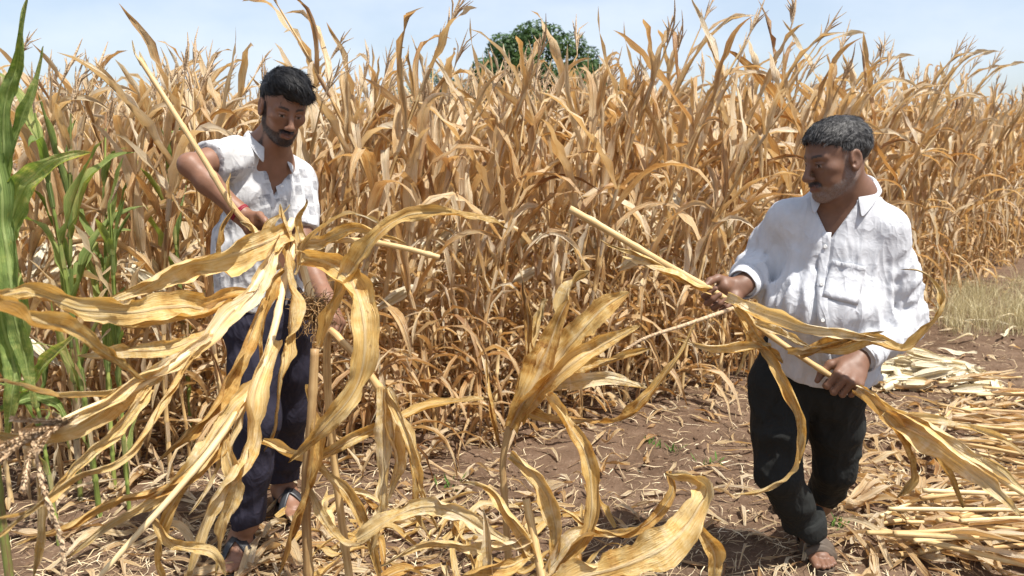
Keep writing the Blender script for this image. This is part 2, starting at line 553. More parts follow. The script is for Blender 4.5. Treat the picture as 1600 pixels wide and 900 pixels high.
def stalk_geo(geo, path_fn, h, r0, rng, nodes, sides=6, tone=.5, full=True):
    """jointed stalk: swollen rings at the nodes"""
    zs, rs = [0.0], [r0 * 1.1]
    for z in nodes:
        rr = r0 * (1 - .62 * z / h)
        zs += [z - .010, z, z + .012] if full else [z]
        rs += [rr * .98, rr * 1.28, rr * 1.0] if full else [rr * 1.1]
    zs.append(h)
    rs.append(r0 * .34)
    zs, rs = np.array(zs), np.array(rs)
    tube(geo, np.array([path_fn(z) for z in zs]), rs, sides, False, tone=tone)

def make_proto(seed, h, lean, green=False, n_leaf=None, detail=1):
    """a maize plant as a list of (part name, Geo, material key)"""
    rng = np.random.default_rng(seed)
    parts = []
    lx, ly = lean
    path = lambda z: np.array((lx * (z / h) ** 2 * h * .5, ly * (z / h) ** 2 * h * .5, z))
    nn = int(round(h / .150))
    nodes = [h * (.06 + .90 * (k + .5) / nn) + rng.normal(0, .008) for k in range(nn)]
    g = Geo()
    stalk_geo(g, path, h, rng.uniform(.0108, .0142), rng, nodes, 6 if detail else 4, rng.random(), bool(detail))
    parts.append(('stalk', g, 'stalk_green' if green else 'stalk'))
    a0 = rng.uniform(0, 2 * PI)
    for k, z in enumerate(nodes):
        s = z / h
        if k == 0 or (s < .32 and rng.random() < .38):
            continue
        az = a0 + PI * k + rng.normal(0, .5)
        tone = float(np.clip(rng.normal(.57, .30), 0, 1))
        if s > .84:
            e0, droop, L, wd = rng.uniform(1.0, 1.4), rng.uniform(.3, 1.2), rng.uniform(.34, .52), rng.uniform(.038, .066)
        elif s > .62:
            e0, droop, L, wd = rng.uniform(1.05, 1.42), rng.uniform(.25, 1.1), rng.uniform(.50, .74), rng.uniform(.048, .086)
        elif s > .32:
            e0, droop, L, wd = rng.uniform(.85, 1.32), rng.uniform(.5, 1.7), rng.uniform(.52, .78), rng.uniform(.038, .072)
        else:
            e0, droop, L, wd = rng.uniform(-.9, .6), rng.uniform(1.8, 3.0), rng.uniform(.36, .66), rng.uniform(.022, .056)
            tone *= .7
        kink = rng.uniform(.12, .55) if rng.random() < (.32 if s < .75 else .15) else None
        tw = rng.normal(0, 1.5 if not green else .6)
        if green:
            e0, droop, kink = rng.uniform(1.15, 1.45), rng.uniform(.15, .8), None
            L *= .72
            tone = float(np.clip(rng.normal(.45 if s > .35 else .9, .22), 0, 1))
        g = Geo()
        # sheath wrapped round the stalk below the blade, opening to one side
        z0 = max(z - .10, .02)
        pa = np.array([path(zz) for zz in np.linspace(z0, z, 3)])
        o = np.array((math.cos(az), math.sin(az), 0))
        ca = np.linspace(-1.9, 1.9, 4) + az
        ring = np.stack((np.cos(ca), np.sin(ca), 0 * ca), 1)
        sv = pa[:, None] + ring[None] * np.array((.0115, .013, .0125))[:, None, None] * (1.25 - .4 * s)
        if detail:
            g.add(sv.reshape(-1, 3), grid_faces(3, 4), u=np.tile(np.linspace(.1, .9, 4), 3), v=np.repeat(np.linspace(0, .1, 3), 4), tone=tone)
        grow_leaf(g, path(z) + o * .010, az, e0, L, wd, droop, 11 if detail else 8, 3, rng, rng.uniform(.3, 1.2), tw, tone, rng.uniform(.1, .8), kink, .011)
        parts.append(('leaf', g, 'green' if green else 'dry'))
    if not green and rng.random() < .35:
        z = h * rng.uniform(.42, .55)
        az = rng.uniform(0, 6.28)
        g = Geo()
        ear_geo(g, path(z), np.array((math.cos(az) * .8, math.sin(az) * .8, -.5 if rng.random() < .6 else .7)), .19, .021, rng)
        parts.append(('ear', g, 'husk'))
    g = Geo()
    tassel_geo(g, path(h), np.array((lx * .6 + rng.normal(0, .12), ly * .6 + rng.normal(0, .15), 1.0)), rng.uniform(.17, .29), rng, rng.random(), 6 if detail else 5)
    parts.append(('tassel', g, 'tassel'))
    return parts

def ear_geo(geo, base, d, L, r, rng, sides=8):
    """husk-wrapped ear: tapered ridged body with loose husk tips"""
    d = unit(d)
    s = np.array((0, .06, .2, .45, .7, .88, 1.0))
    pr = np.array((.35, .75, 1.0, 1.02, .78, .42, .10))
    bend = unit(np.cross(d, rng.normal(0, 1, 3))) * L * .05
    path = np.array([base + d * L * x + bend * math.sin(x * PI) for x in s])
    tube(geo, path, pr * r, sides, False, tone=rng.uniform(.4, .95))
    side = unit(np.cross(d, (.3, .5, .8)))
    up = np.cross(d, side)
    for k in range(4):
        a = k * 1.57 + rng.uniform(-.4, .4)
        o = side * math.cos(a) + up * math.sin(a)
        x0 = rng.uniform(0, .3)
        pth = np.array([base + d * L * x + o * (r * np.interp(x, s, pr) * 1.12 + fl) for x, fl in ((x0, 0), (x0 + .3, .002), (x0 + .6, .003 + .006 * rng.random()), (x0 + .85, .012 * rng.random()), (x0 + 1.0, .03 * rng.random()))])
        tt = tangents(pth)
        Wv = np.cross(tt, o)
        Wv /= np.linalg.norm(Wv, axis=1, keepdims=True)
        ribbon(geo, pth, Wv, -np.cross(Wv, tt), r * 1.7, 3, -.5, .001, 0, rng, rng.uniform(.3, 1))

# the standing field: rows that follow the cut edge, going back from it
EDGE = np.array(((-6.0, 2.85), (-1.95, 3.12), (-.7, 3.72), (.5, 4.25), (1.25, 4.60), (7.5, 11.3), (26, 31.0)))
def edge_rows():
    seg = np.diff(EDGE, axis=0)
    ln = np.linalg.norm(seg, axis=1)
    cum = np.concatenate(([0], np.cumsum(ln)))
    pts = []
    for row in range(26):
        s = 0.0
        off = row * .42 * (1 + row * .012)
        while s < cum[-1]:
            s += RNG.uniform(.16, .27) * (1 + .03 * max(0, row - 6))
            i = min(np.searchsorted(cum, s, 'right') - 1, len(seg) - 1)
            t = (s - cum[i]) / ln[i]
            if t > 1:
                continue
            p = EDGE[i] + seg[i] * t
            nrm = np.array((-seg[i][1], seg[i][0])) / ln[i]
            q = p + nrm * off + RNG.normal(0, .05, 2)
            if q[1] > 34 or abs(q[0]) > .70 * q[1] + .8:
                continue
            if q[1] > 16 and row > 8:
                continue
            pts.append((q[0], q[1], row))
    return np.array(pts)
PTS = edge_rows()
protos = [make_proto(100 + k, h, ln) for k, (h, ln) in enumerate(((1.88, (.25, 0)), (1.98, (.42, -.08)), (1.80, (.12, .1)), (2.04, (.50, 0)), (1.92, (.34, -.15)), (1.74, (.05, -.12)), (2.0, (.62, .06)), (1.86, (-.12, .08)), (1.95, (.40, -.2)), (1.84, (.55, .05))))]
protos_lo = [make_proto(300 + k, h, ln, detail=0) for k, (h, ln) in enumerate(((1.88, (.3, 0)), (1.98, (.5, -.1)), (1.80, (.2, .1)), (2.04, (.6, 0)), (1.92, (.4, -.15)), (1.78, (.15, -.12))))]
proto_me = [[(nm, g.mesh('maize_' + nm, M[mk])) for nm, g, mk in pr] for pr in protos]
rank = np.hypot(PTS[:, 0], PTS[:, 1]) + np.where(PTS[:, 2] > 2, 50, 0) + .5 * PTS[:, 2]
order = np.argsort(rank)
n_single = 270
FIELD_LABEL = 'dry tan maize plant standing among the dense rows behind the two men'
for q in order[:n_single]:
    x, y, row = PTS[q]
    k = RNG.integers(len(proto_me))
    o = thing('maize_plant', FIELD_LABEL, 'maize plant', (x, y, float(gz(x, y)) - .01), 'standing dry maize plants of the front rows')
    left = np.clip((-x - .2) / 1.2, 0, 1)
    o.rotation_euler = (RNG.normal(0, .05), RNG.normal(.03 - .07 * left, .05), RNG.normal(0, .35) + (PI if RNG.random() < .3 * left else 0))
    sc = RNG.uniform(.89, 1.05) * (1 - .12 * left)
    o.scale = (sc, sc, sc * RNG.uniform(.95, 1.04))
    for nm, me in proto_me[k]:
        link(nm, me, o)

def merge(name, items, mats):
    """items: (proto parts, 4x4 as (R*s, t)); one object with one material slot per key"""
    V, Fq, mi, at = [], [], [], {'u': [], 'v': [], 'tone': []}
    n = 0
    keys = list(mats)
    for parts, R, t, dt in items:
        for nm, g, mk in parts:
            v, fs, a = g.arrays()
            V.append(v @ R.T.astype(np.float32) + t.astype(np.float32))
            for f in fs:
                Fq.append(f + n)
                mi.append(np.full(len(f), keys.index(mk)))
            for kk in at:
                at[kk].append(a[kk] + (dt if kk == 'tone' else 0))
            n += len(v)
    g = Geo()
    g.v, g.n = V, n
    g.f = [np.concatenate(Fq)]
    g.a = at
    me = g.mesh(name)
    for kk in keys:
        me.materials.append(M[kk])
    me.polygons.foreach_set('material_index', np.concatenate(mi).astype(np.int32))
    return me
items = []
for q in order[n_single:]:
    x, y, row = PTS[q]
    k = RNG.integers(len(protos_lo))
    R = rotz(RNG.normal(0, .4)) @ rot_axis((0, 1, 0), RNG.normal(.05, .05)) @ rot_axis((1, 0, 0), RNG.normal(0, .05)) * RNG.uniform(.88, 1.03)
    R = R * (1 - .05 * np.clip((-x / y - .05) / .3, 0, 1))
    items.append((protos_lo[k], R, np.array((x, y, float(gz(x, y)))), RNG.normal(0, .12)))
print('maize plants', len(PTS), 'in mass', len(items))
setting('maize_field', merge('maize_field', items, ('dry', 'stalk', 'tassel', 'husk')), 'stuff', 'mass of dry tan maize filling the field behind the front rows', 'maize field')
# ---------------------------------------------------------------- people: bodies and clothes as smooth-blended volumes turned into one surface each
class Field:
    def __init__(s, xs, ys, zs):
        s.ax = [np.asarray(a, np.float32) for a in (xs, ys, zs)]
        s.F = np.full([len(a) for a in s.ax], .4, np.float32)
    def sub(s, lo, hi):
        sl = tuple(slice(max(0, int(np.searchsorted(a, l)) - 1), int(np.searchsorted(a, h)) + 1) for a, l, h in zip(s.ax, lo, hi))
        g = np.stack(np.meshgrid(*[a[q] for a, q in zip(s.ax, sl)], indexing='ij'), -1)
        return sl, g
    def put(s, sl, d, k, op):
        a = s.F[sl]
        if op == 'cut':
            a, d = -a, d
        if k > 0:
            h = np.clip(.5 + .5 * (a - d) / k, 0, 1)
            r = a + (d - a) * h - k * h * (1 - h)
        else:
            r = np.minimum(a, d)
        s.F[sl] = -r if op == 'cut' else r
    def seg(s, a, b, ra, rb=None, k=.02, lat=None, ls=1.0, op='add'):
        a, b = np.asarray(a, float), np.asarray(b, float)
        rb = ra if rb is None else rb
        m = max(ra, rb) * max(ls, 1) + k + .012
        sl, g = s.sub(np.minimum(a, b) - m, np.maximum(a, b) + m)
        if g.size == 0:
            return
        if lat is not None:
            l = unit(lat)
            T = np.eye(3) - np.outer(l, l) * (1 - 1 / ls)
            g, a, b = g @ T.astype(np.float32), T @ a, T @ b
        ab = b - a
        t = np.clip(((g - a.astype(np.float32)) @ ab.astype(np.float32)) / max(ab @ ab, 1e-9), 0, 1)
        d = np.linalg.norm(g - a.astype(np.float32) - t[..., None] * ab.astype(np.float32), axis=-1) - (ra + (rb - ra) * t)
        s.put(sl, d, k, op)
    def chain(s, pts, rads, k=.02, **kw):
        for i in range(len(pts) - 1):
            s.seg(pts[i], pts[i + 1], rads[i], rads[i + 1], k, **kw)
    def ell(s, c, r, R=None, k=.02, op='add'):
        c, r = np.asarray(c, float), np.asarray(r, float)
        m = r.max() + k + .012
        sl, g = s.sub(c - m, c + m)
        if g.size == 0:
            return
        q = g - c.astype(np.float32)
        if R is not None:
            q = q @ np.asarray(R, np.float32)
        k0 = np.linalg.norm(q / r.astype(np.float32), axis=-1)
        k1 = np.linalg.norm(q / (r * r).astype(np.float32), axis=-1)
        s.put(sl, k0 * (k0 - 1) / np.maximum(k1, 1e-6), k, op)
    def everywhere(s):
        return np.stack(np.meshgrid(*s.ax, indexing='ij'), -1)
    def surface(s):
        F = s.F
        ins = F < 0
        nx, ny, nz = F.shape
        cnt = np.zeros((nx - 1, ny - 1, nz - 1), np.int8)
        for i in (0, 1):
            for j in (0, 1):
                for k in (0, 1):
                    cnt += ins[i:nx - 1 + i, j:ny - 1 + j, k:nz - 1 + k]
        act = np.argwhere((cnt > 0) & (cnt < 8))
        idx = np.full(cnt.shape, -1, np.int32)
        idx[act[:, 0], act[:, 1], act[:, 2]] = np.arange(len(act))
        acc, num = np.zeros((len(act), 3)), np.zeros(len(act))
        cor = [(i, j, k) for i in (0, 1) for j in (0, 1) for k in (0, 1)]
        val, pos = {}, {}
        for c in cor:
            ii = act + np.array(c)
            val[c] = F[ii[:, 0], ii[:, 1], ii[:, 2]]
            pos[c] = np.stack([s.ax[q][ii[:, q]] for q in range(3)], 1)
        for c in cor:
            for q in range(3):
                if c[q] == 0:
                    d = tuple(1 if w == q else c[w] for w in range(3))
                    a, b = val[c], val[d]
                    m = (a < 0) != (b < 0)
                    t = a[m] / (a[m] - b[m])
                    acc[m] += pos[c][m] + (pos[d][m] - pos[c][m]) * t[:, None]
                    num[m] += 1
        v = acc / num[:, None]
        faces = []
        for q in range(3):
            lo = [slice(None)] * 3
            hi = [slice(None)] * 3
            lo[q], hi[q] = slice(0, -1), slice(1, None)
            e = np.argwhere(ins[tuple(lo)] != ins[tuple(hi)])
            r1, r2 = (q + 1) % 3, (q + 2) % 3
            ok = (e[:, r1] > 0) & (e[:, r2] > 0) & (e[:, r1] < F.shape[r1] - 1) & (e[:, r2] < F.shape[r2] - 1)
            e = e[ok]
            flip = ins[tuple(lo)][e[:, 0], e[:, 1], e[:, 2]]
            def cell(o1, o2):
                c = e.copy()
                c[:, r1] -= o1
                c[:, r2] -= o2
                return idx[c[:, 0], c[:, 1], c[:, 2]]
            f = np.stack((cell(1, 1), cell(0, 1), cell(0, 0), cell(1, 0)), 1)
            f[~flip] = f[~flip][:, ::-1]
            faces.append(f)
        return v.astype(np.float32), np.concatenate(faces)
def axis(lo, hi, step, fine=()):
    x, out = lo, []
    while x < hi:
        out.append(x)
        x += min([step] + [st for a, b, st in fine if a <= x <= b])
    return np.array(out)
def relax(v, f, it=2, lam=.5):
    """plain Laplacian smoothing of a quad mesh"""
    e = np.concatenate((f[:, :2], f[:, 1:3], f[:, 2:4], f[:, [3, 0]]))
    e = np.concatenate((e, e[:, ::-1]))
    deg = np.bincount(e[:, 0], minlength=len(v)).astype(np.float32)
    for _ in range(it):
        m = np.stack([np.bincount(e[:, 0], weights=v[e[:, 1], c], minlength=len(v)) for c in range(3)], 1) / np.maximum(deg, 1)[:, None]
        v = v + (m - v) * lam
    return v

def frame(fwd, up=(0, 0, 1), roll=0.):
    f = unit(fwd)
    r = unit(np.cross(f, up))
    u = np.cross(r, f)
    if roll:
        Rm = rot_axis(f, roll)
        r, u = Rm @ r, Rm @ u
    return np.stack((r, f, u), 1)           # columns: person's right, forward, up

def add_head(fl, O, R, s, neck, old):
    L = lambda *p: O + s * (R @ np.array(p, float))
    E = lambda c, r, k=.02, op='add': fl.ell(L(*c), np.array(r) * s, R, k * s, op)
    S = lambda a, b, ra, rb=None, k=.012, op='add': fl.seg(L(*a), L(*b), ra * s, (ra if rb is None else rb) * s, k * s, op=op)
    E((0, -.018, .045), (.074, .094, .080))
    E((0, .018, .035), (.068, .072, .070), .02)
    E((0, .022, -.030), (.058 if not old else .061, .064, .080), .03)
    jw = .046 if old else .042
    S((-jw, -.002, -.052), (-.013, .064, -.094), .020, .017, .03)
    S((jw, -.002, -.052), (.013, .064, -.094), .020, .017, .03)
    E((0, .070, -.094), (.022, .018, .017), .02)
    for sx in (-1, 1):
        E((sx * .045, .054, -.014), (.021, .022, .018), .025)                    # cheekbone
        if old:
            E((sx * .036, .060, -.050), (.022, .020, .026), .02)
            S((sx * .016, .104, -.036), (sx * .030, .092, -.066), .0035, .003, .006, 'cut')
            S((sx * .022, .0885, -.013), (sx * .042, .080, -.012), .0022, .0022, .004, 'cut')
        S((sx * .012, .083, .024), (sx * .044, .070, .024), .0105, .009, .014)    # brow ridge
        E((sx * .031, .094, .006), (.019, .016, .011), .010, 'cut')               # socket
        E((sx * .031, .0735, .003), (.0125, .0125, .0125), .002)                  # eyeball
        S((sx * .019, .0850, .0072), (sx * .043, .0785, .0068), .0040, .0034, .003)   # lowered upper lid
        S((sx * .021, .0835, -.0068), (sx * .041, .078, -.0062), .0028, .0026, .004)  # lower lid
        E((sx * .0125, .1015, -.038), (.0090, .0115, .0080), .006)                 # nostril wing
        E((sx * .0068, .101, -.0455), (.0032, .005, .0035), .003, 'cut')
        # ear: shell with a hollow and a lobe
        E((sx * .079, -.012, .002), (.007, .021, .031), .004)
        E((sx * .077, -.006, -.027), (.006, .010, .010), .008)
        E((sx * .073, -.004, .0), (.008, .014, .022), .01)
        E((sx * .088, -.010, .006), (.009, .0135, .021), .003, 'cut')
        E((sx * .084, -.001, -.010), (.008, .008, .009), .003, 'cut')
        E((sx * .081, .004, -.004), (.004, .004, .007), .003)
    S((0, .087, .018), (0, .112, -.028), .0080, .0102, .012)                     # nose ridge
    E((0, .1140, -.0345), (.0108, .0110, .0095), .008)
    S((-.020, .086, -.0630), (0, .0975, -.0585), .0052, .0068, .008)              # lips
    S((.020, .086, -.0630), (0, .0975, -.0585), .0052, .0068, .008)
    S((-.018, .085, -.0685), (0, .0950, -.0720), .0055, .0078, .007)
    S((.018, .085, -.0685), (0, .0950, -.0720), .0055, .0078, .007)
    S((-.024, .092, -.0655), (0, .1035, -.0650), .0022, .0022, .003, 'cut')
    S((.024, .092, -.0655), (0, .1035, -.0650), .0022, .0022, .003, 'cut')
    fl.seg(L(0, -.026, -.035), neck, .053 * s, .060 * s, .03 * s)
    fl.seg(L(0, .012, -.075), neck + s * (R @ np.array((0, .035, 0))), .036 * s, .046 * s, .03 * s)

def head_paint(v, O, R, s, skin, old):
    """skin, beard, brow, lip and eye colours from the place on the head"""
    q = ((v - O) @ R) / s
    x, y, z = q[:, 0], q[:, 1], q[:, 2]
    ax = np.abs(x)
    near = (np.linalg.norm(q, axis=1) < .16)
    n1 = fbm(v * 60, 2)
    n2 = vnoise(v * 640)
    col = np.array(skin)[None] * (1 + .10 * n1)[:, None]
    sm = lambda a, b, t: np.clip((t - a) / (b - a), 0, 1) ** 2 * (3 - 2 * np.clip((t - a) / (b - a), 0, 1))
    def blend(m, c):
        nonlocal col
        m = (m * near)[:, None]
        col = col * (1 - m) + np.array(c)[None] * m
    lips = sm(.0, .006, .0125 - np.abs(z + .066)) * sm(0, .006, .024 - ax) * sm(.080, .088, y)
    jaw = sm(.074, .068, ax) * sm(.007, -.002, z + .066 + .004 * n1 - .55 * np.clip(.05 - y, 0, .1)) * sm(-.045, -.02, y) * sm(-.142, -.130, z - .85 * np.clip(.07 - y, -.03, .1))
    jaw = jaw * (1 - sm(.004, .0, np.abs(z + .066) - .012) * sm(.028, .020, ax) * sm(.07, .08, y))
    side = sm(-.012, .0, y) * sm(.030, .016, y) * sm(.030, .01, z) * sm(.050, .058, ax) * sm(.076, .072, ax)
    mous = sm(.0, .004, .0075 - np.abs(z + .0535 + .25 * np.clip(ax - .012, 0, 1))) * sm(.036, .026, ax) * sm(.070, .080, y)
    if old:
        bc = np.array((.27, .245, .23))
        m = np.clip(np.maximum(jaw * .62, side * .6), 0, 1) * np.clip(.50 + .45 * n2, 0, 1)
        blend(np.clip(m, 0, 1), bc)
        blend(mous * .8, (.05, .042, .038))
    else:
        m = np.clip(np.maximum(jaw, side), 0, 1) * (.85 + .15 * n2)
        blend(m * .94, (.014, .011, .010))
        blend(mous * .95, (.014, .011, .010))
    blend(lips * .7, (.15, .066, .054) if not old else (.14, .06, .05))
    bz = .0265 + .004 * np.sin(np.clip((ax - .012) / .034, 0, 1) * 2.2) - .10 * np.clip(ax - .036, 0, 1)
    brow = sm(.0, .0025, .0058 - .07 * np.clip(ax - .02, 0, 1) - np.abs(z - bz) + .0012 * n2) * sm(.009, .015, ax) * sm(.050, .042, ax) * sm(.04, .05, y)
    blend(brow * .92, (.018, .014, .013) if not old else (.035, .03, .028))
    eye = sm(.0, .0015, .0048 - np.abs(z - .0)) * sm(.0, .003, .0105 - np.abs(ax - .031)) * sm(.06, .07, y)
    blend(eye * .8, (.30, .26, .24))
    blend(eye * sm(.0, .002, .0062 - np.abs(ax - .031)), (.012, .008, .006))
    blend(sm(.0, .002, .0026 - np.abs(z - .0048)) * sm(.0, .003, .0125 - np.abs(ax - .031)) * sm(.06, .07, y) * .85, (.03, .02, .018))
    BEARD['m'] = (np.clip(np.maximum(jaw, side), 0, 1) * near, mous * near)
    return col
BEARD = {}

def add_hand(fl, wrist, to, palm_hint, thumb_hint, c=(1.2, 1.3, .7), s=1.0, thumb=(.5, .3), spread=0.):
    X = unit(to)
    T = np.asarray(thumb_hint, float)
    T = unit(T - X * (T @ X))
    Nn = np.cross(X, T)
    if Nn @ np.asarray(palm_hint, float) < 0:
        Nn = -Nn
    at = lambda a, n, t: wrist + s * (X * a + Nn * n + T * t)
    kn = [(.086, .0, .031), (.090, -.003, .010), (.086, -.002, -.011), (.078, .002, -.030)]
    ln = [(.043, .027, .021), (.047, .030, .022), (.043, .028, .021), (.034, .022, .019)]
    rd = [(.0100, .0090, .0083, .0070), (.0102, .0092, .0085, .0072), (.0098, .0088, .0080, .0068), (.0088, .0078, .0072, .0062)]
    fl.seg(at(-.03, 0, 0), at(.02, 0, 0), .024 * s, .021 * s, .02 * s, lat=T, ls=1.25)
    for (a, n, t) in kn:
        fl.seg(at(.012, .002, t * .55), at(a - .004, n, t), .0150 * s, .0120 * s, .012 * s)
    fl.ell(at(.045, .012, .024), (.020 * s,) * 3, None, .014 * s)
    fl.ell(at(.040, .010, -.020), (.017 * s,) * 3, None, .014 * s)
    for i in range(4):
        p = np.array(at(*kn[i]))
        th = 0
        for j in range(3):
            th += c[j] * (1 + .05 * (i - 1.5))
            d = X * math.cos(th) + Nn * math.sin(th) + T * spread * (1.5 - i) * .1
            q = p + d * ln[i][j] * s
            fl.seg(p, q, rd[i][j] * s, rd[i][j + 1] * s, .004 * s)
            p = q
    a0, n0 = thumb
    p0 = at(.022, .008, .026)
    p1 = p0 + s * .040 * unit(X * .75 + T * .75 + Nn * (.25 + n0 * .3))
    p2 = p1 + s * .031 * unit(X * .9 + T * (.45 - a0 * .5) + Nn * (.25 + n0 * .8))
    p3 = p2 + s * .024 * unit(X * .9 + T * (.15 - a0 * .5) + Nn * (.2 + n0 * 1.0))
    fl.chain((p0, p1, p2, p3), [r * s for r in (.015, .0115, .0102, .0078)], .007 * s)
    return at(.076, .030, 0)

def add_foot(fl, heel, d, s=1.0, ankle=None):
    """bare foot, heel point on the sole, pointing along d"""
    d = unit(d)
    w = np.cross(d, (0, 0, 1.0))
    at = lambda a, l, h: heel + s * (d * a + w * l) + np.array((0, 0, h * s))
    fl.seg(at(.03, 0, .030), at(.03, 0, .045), .030 * s, .032 * s, .02)
    fl.seg(at(.03, 0, .040), at(.11, 0, .050), .030 * s, .030 * s, .03, lat=w, ls=1.05)
    fl.seg(at(.10, 0, .044), at(.175, 0, .024), .030 * s, .018 * s, .025, lat=w, ls=1.55)
    fl.seg(at(.06, 0, .06), ankle if ankle is not None else at(.045, 0, .12), .035 * s, .036 * s, .03)
    inner = 1
    for i, (l, a, r) in enumerate(((.032, .192, .0125), (.012, .200, .0092), (-.006, .196, .0086), (-.022, .186, .0082), (-.036, .174, .0078))):
        fl.seg(at(a - .035, l * .95, .020), at(a + .030, l, .013), (r + .002) * s, r * s, .005)

def person_mat(name, sss=.06, rough=.5):
    t = NT(name)
    c = t.n.new('ShaderNodeCombineColor')
    for k, a in enumerate(('cr', 'cg', 'cb')):
        t.l.new(t.attr(a), c.inputs[k])
    tc = t.n.new('ShaderNodeTexCoord').outputs['Object']
    n = t.noise(tc, 260.0, 3, .6)
    n2 = t.noise(tc, 40.0, 3, .6)
    return t.done(t.principled(c.outputs[0], rough, t.bump(t.math('ADD', n, n2), .18, .002), .35, sss))
M['skin'] = person_mat('skin')
def cloth_mat(name, col, weave=900., rough=.85, patches=None, fine=.30):
    t = NT(name)
    tc = t.n.new('ShaderNodeTexCoord').outputs['Object']
    n = t.noise(tc, 14.0, 4, .6)
    w = t.noise(tc, weave, 1)
    c = t.mix(t.ramp(n, [(.35, (0, 0, 0)), (.75, (1, 1, 1))]), col, tuple(x * .86 for x in col))
    if patches:
        # printed grey squares scattered over white
        mp = t.node('Mapping')
        t.l.new(tc, mp.inputs['Vector'])
        mp.inputs['Rotation'].default_value = (.2, .25, .5)
        vo = t.node('TexVoronoi', Scale=24.0, distance='CHEBYCHEV', Randomness=.55)
        t.l.new(mp.outputs[0], vo.inputs['Vector'])
        sq = t.ramp(vo.outputs['Distance'], [(.36, (1, 1, 1)), (.42, (0, 0, 0))])
        sep = t.n.new('ShaderNodeSeparateColor')
        t.l.new(vo.outputs['Color'], sep.inputs[0])
        pick = t.ramp(sep.outputs[0], [(.30, (0, 0, 0)), (.32, (.5, .5, .5)), (.62, (.5, .5, .5)), (.64, (1, 1, 1))])
        worn = t.ramp(t.noise(tc, 55.0, 3, .7), [(.35, (.35, .35, .35)), (.6, (1, 1, 1))])
        c = t.mix(t.math('MULTIPLY', t.math('MULTIPLY', sq, pick), worn), c, patches)
    def ridge(scale, sx, sz, off):
        mp = t.node('Mapping')
        t.l.new(tc, mp.inputs['Vector'])
        mp.inputs['Scale'].default_value = (sx, sx, sz)
        mp.inputs['Location'].default_value = (off, off * .7, off * .3)
        nz = t.node('TexNoise', Scale=scale, Detail=2.0, Roughness=.5, Distortion=.9)
        t.l.new(mp.outputs[0], nz.inputs['Vector'])
        a = t.math('ABSOLUTE', t.math('SUBTRACT', t.math('MULTIPLY', nz.outputs['Fac'], 2.0), 1.0))
        return t.math('POWER', t.math('SUBTRACT', 1.0, t.math('MULTIPLY', a, 2.2), True), 1.5)
    h = t.math('ADD', t.math('MULTIPLY', ridge(8.0, 1.0, .30, 1.3), 1.0), t.math('MULTIPLY', ridge(16.0, 1.0, .6, 4.1), .40))
    h = t.math('ADD', h, t.math('MULTIPLY', ridge(34.0, .9, 1.0, 7.7), .08))
    b = t.n.new('ShaderNodeBump')
    b.inputs['Strength'].default_value = fine
    b.inputs['Distance'].default_value = .022
    t.l.new(h, b.inputs['Height'])
    b2 = t.node('Bump', Strength=.25, Distance=.0012, Height=w)
    t.l.new(b.outputs[0], b2.inputs['Normal'])
    sh = t.principled(c, rough, b2.outputs[0], .15)
    return t.done(sh)
M['shirt_print'] = cloth_mat('white_shirt_with_grey_print', (.55, .55, .55), patches=(.24, .24, .255))
M['shirt_white'] = cloth_mat('white_cotton_shirt', (.54, .55, .575))
M['navy'] = cloth_mat('navy_trousers', (.026, .024, .038), rough=.8)
M['charcoal'] = cloth_mat('charcoal_trousers', (.019, .020, .019), rough=.85)
M['sandal_black'] = plain('black_sandal', (.022, .022, .025), .45, .5, .4, 60)
M['sandal_tan'] = plain('worn_tan_sandal', (.10, .075, .055), .6, .3, .6, 40)
M['thread'] = plain('red_thread', (.22, .015, .03), .8)
M['button'] = plain('white_button', (.75, .75, .72), .3, .5)

def hair_mat(name, dark, grey, amt):
    t = NT(name)
    tone = t.attr('tone')
    tc = t.n.new('ShaderNodeTexCoord').outputs['Object']
    n = t.noise(tc, 70.0, 3, .7)
    f = t.math('ADD', t.math('MULTIPLY', n, .7), t.math('MULTIPLY', tone, .5))
    c = t.ramp(f, [(.45, dark), (.45 + .5 / max(amt, .05), grey)])
    return t.done(t.principled(c, .55, t.bump(n, .5, .004), .25))
M['hair_black'] = hair_mat('black_hair', (.006, .006, .007), (.030, .028, .028), .8)
M['hair_grey'] = hair_mat('greying_hair', (.012, .011, .011), (.17, .165, .16), .8)

def field_mesh(fl, name, mat, it=1, smooth_cols=None, lam=.5):
    v, f = fl.surface()
    v = relax(v, f, it, lam)
    g = Geo()
    if smooth_cols is not None:
        c = smooth_cols(v)
        g.add(v, f, cr=c[:, 0], cg=c[:, 1], cb=c[:, 2])
    else:
        g.add(v, f)
    return g.mesh(name, mat)
def bvh_of(me):
    v = np.empty(len(me.vertices) * 3, np.float32)
    me.vertices.foreach_get('co', v)
    return BVHTree.FromPolygons([tuple(c) for c in v.reshape(-1, 3).tolist()], [tuple(p.vertices) for p in me.polygons])
def cam_hit(bv, x, y, lift):
    d = Vector(P(x, y, 1.0) - np.array((0, 0, CAM_H))).normalized()
    h, n, i, dist = bv.ray_cast(Vector((0, 0, CAM_H)), d)
    if h is None:
        return None
    return np.array(h) + lift * np.array(n)

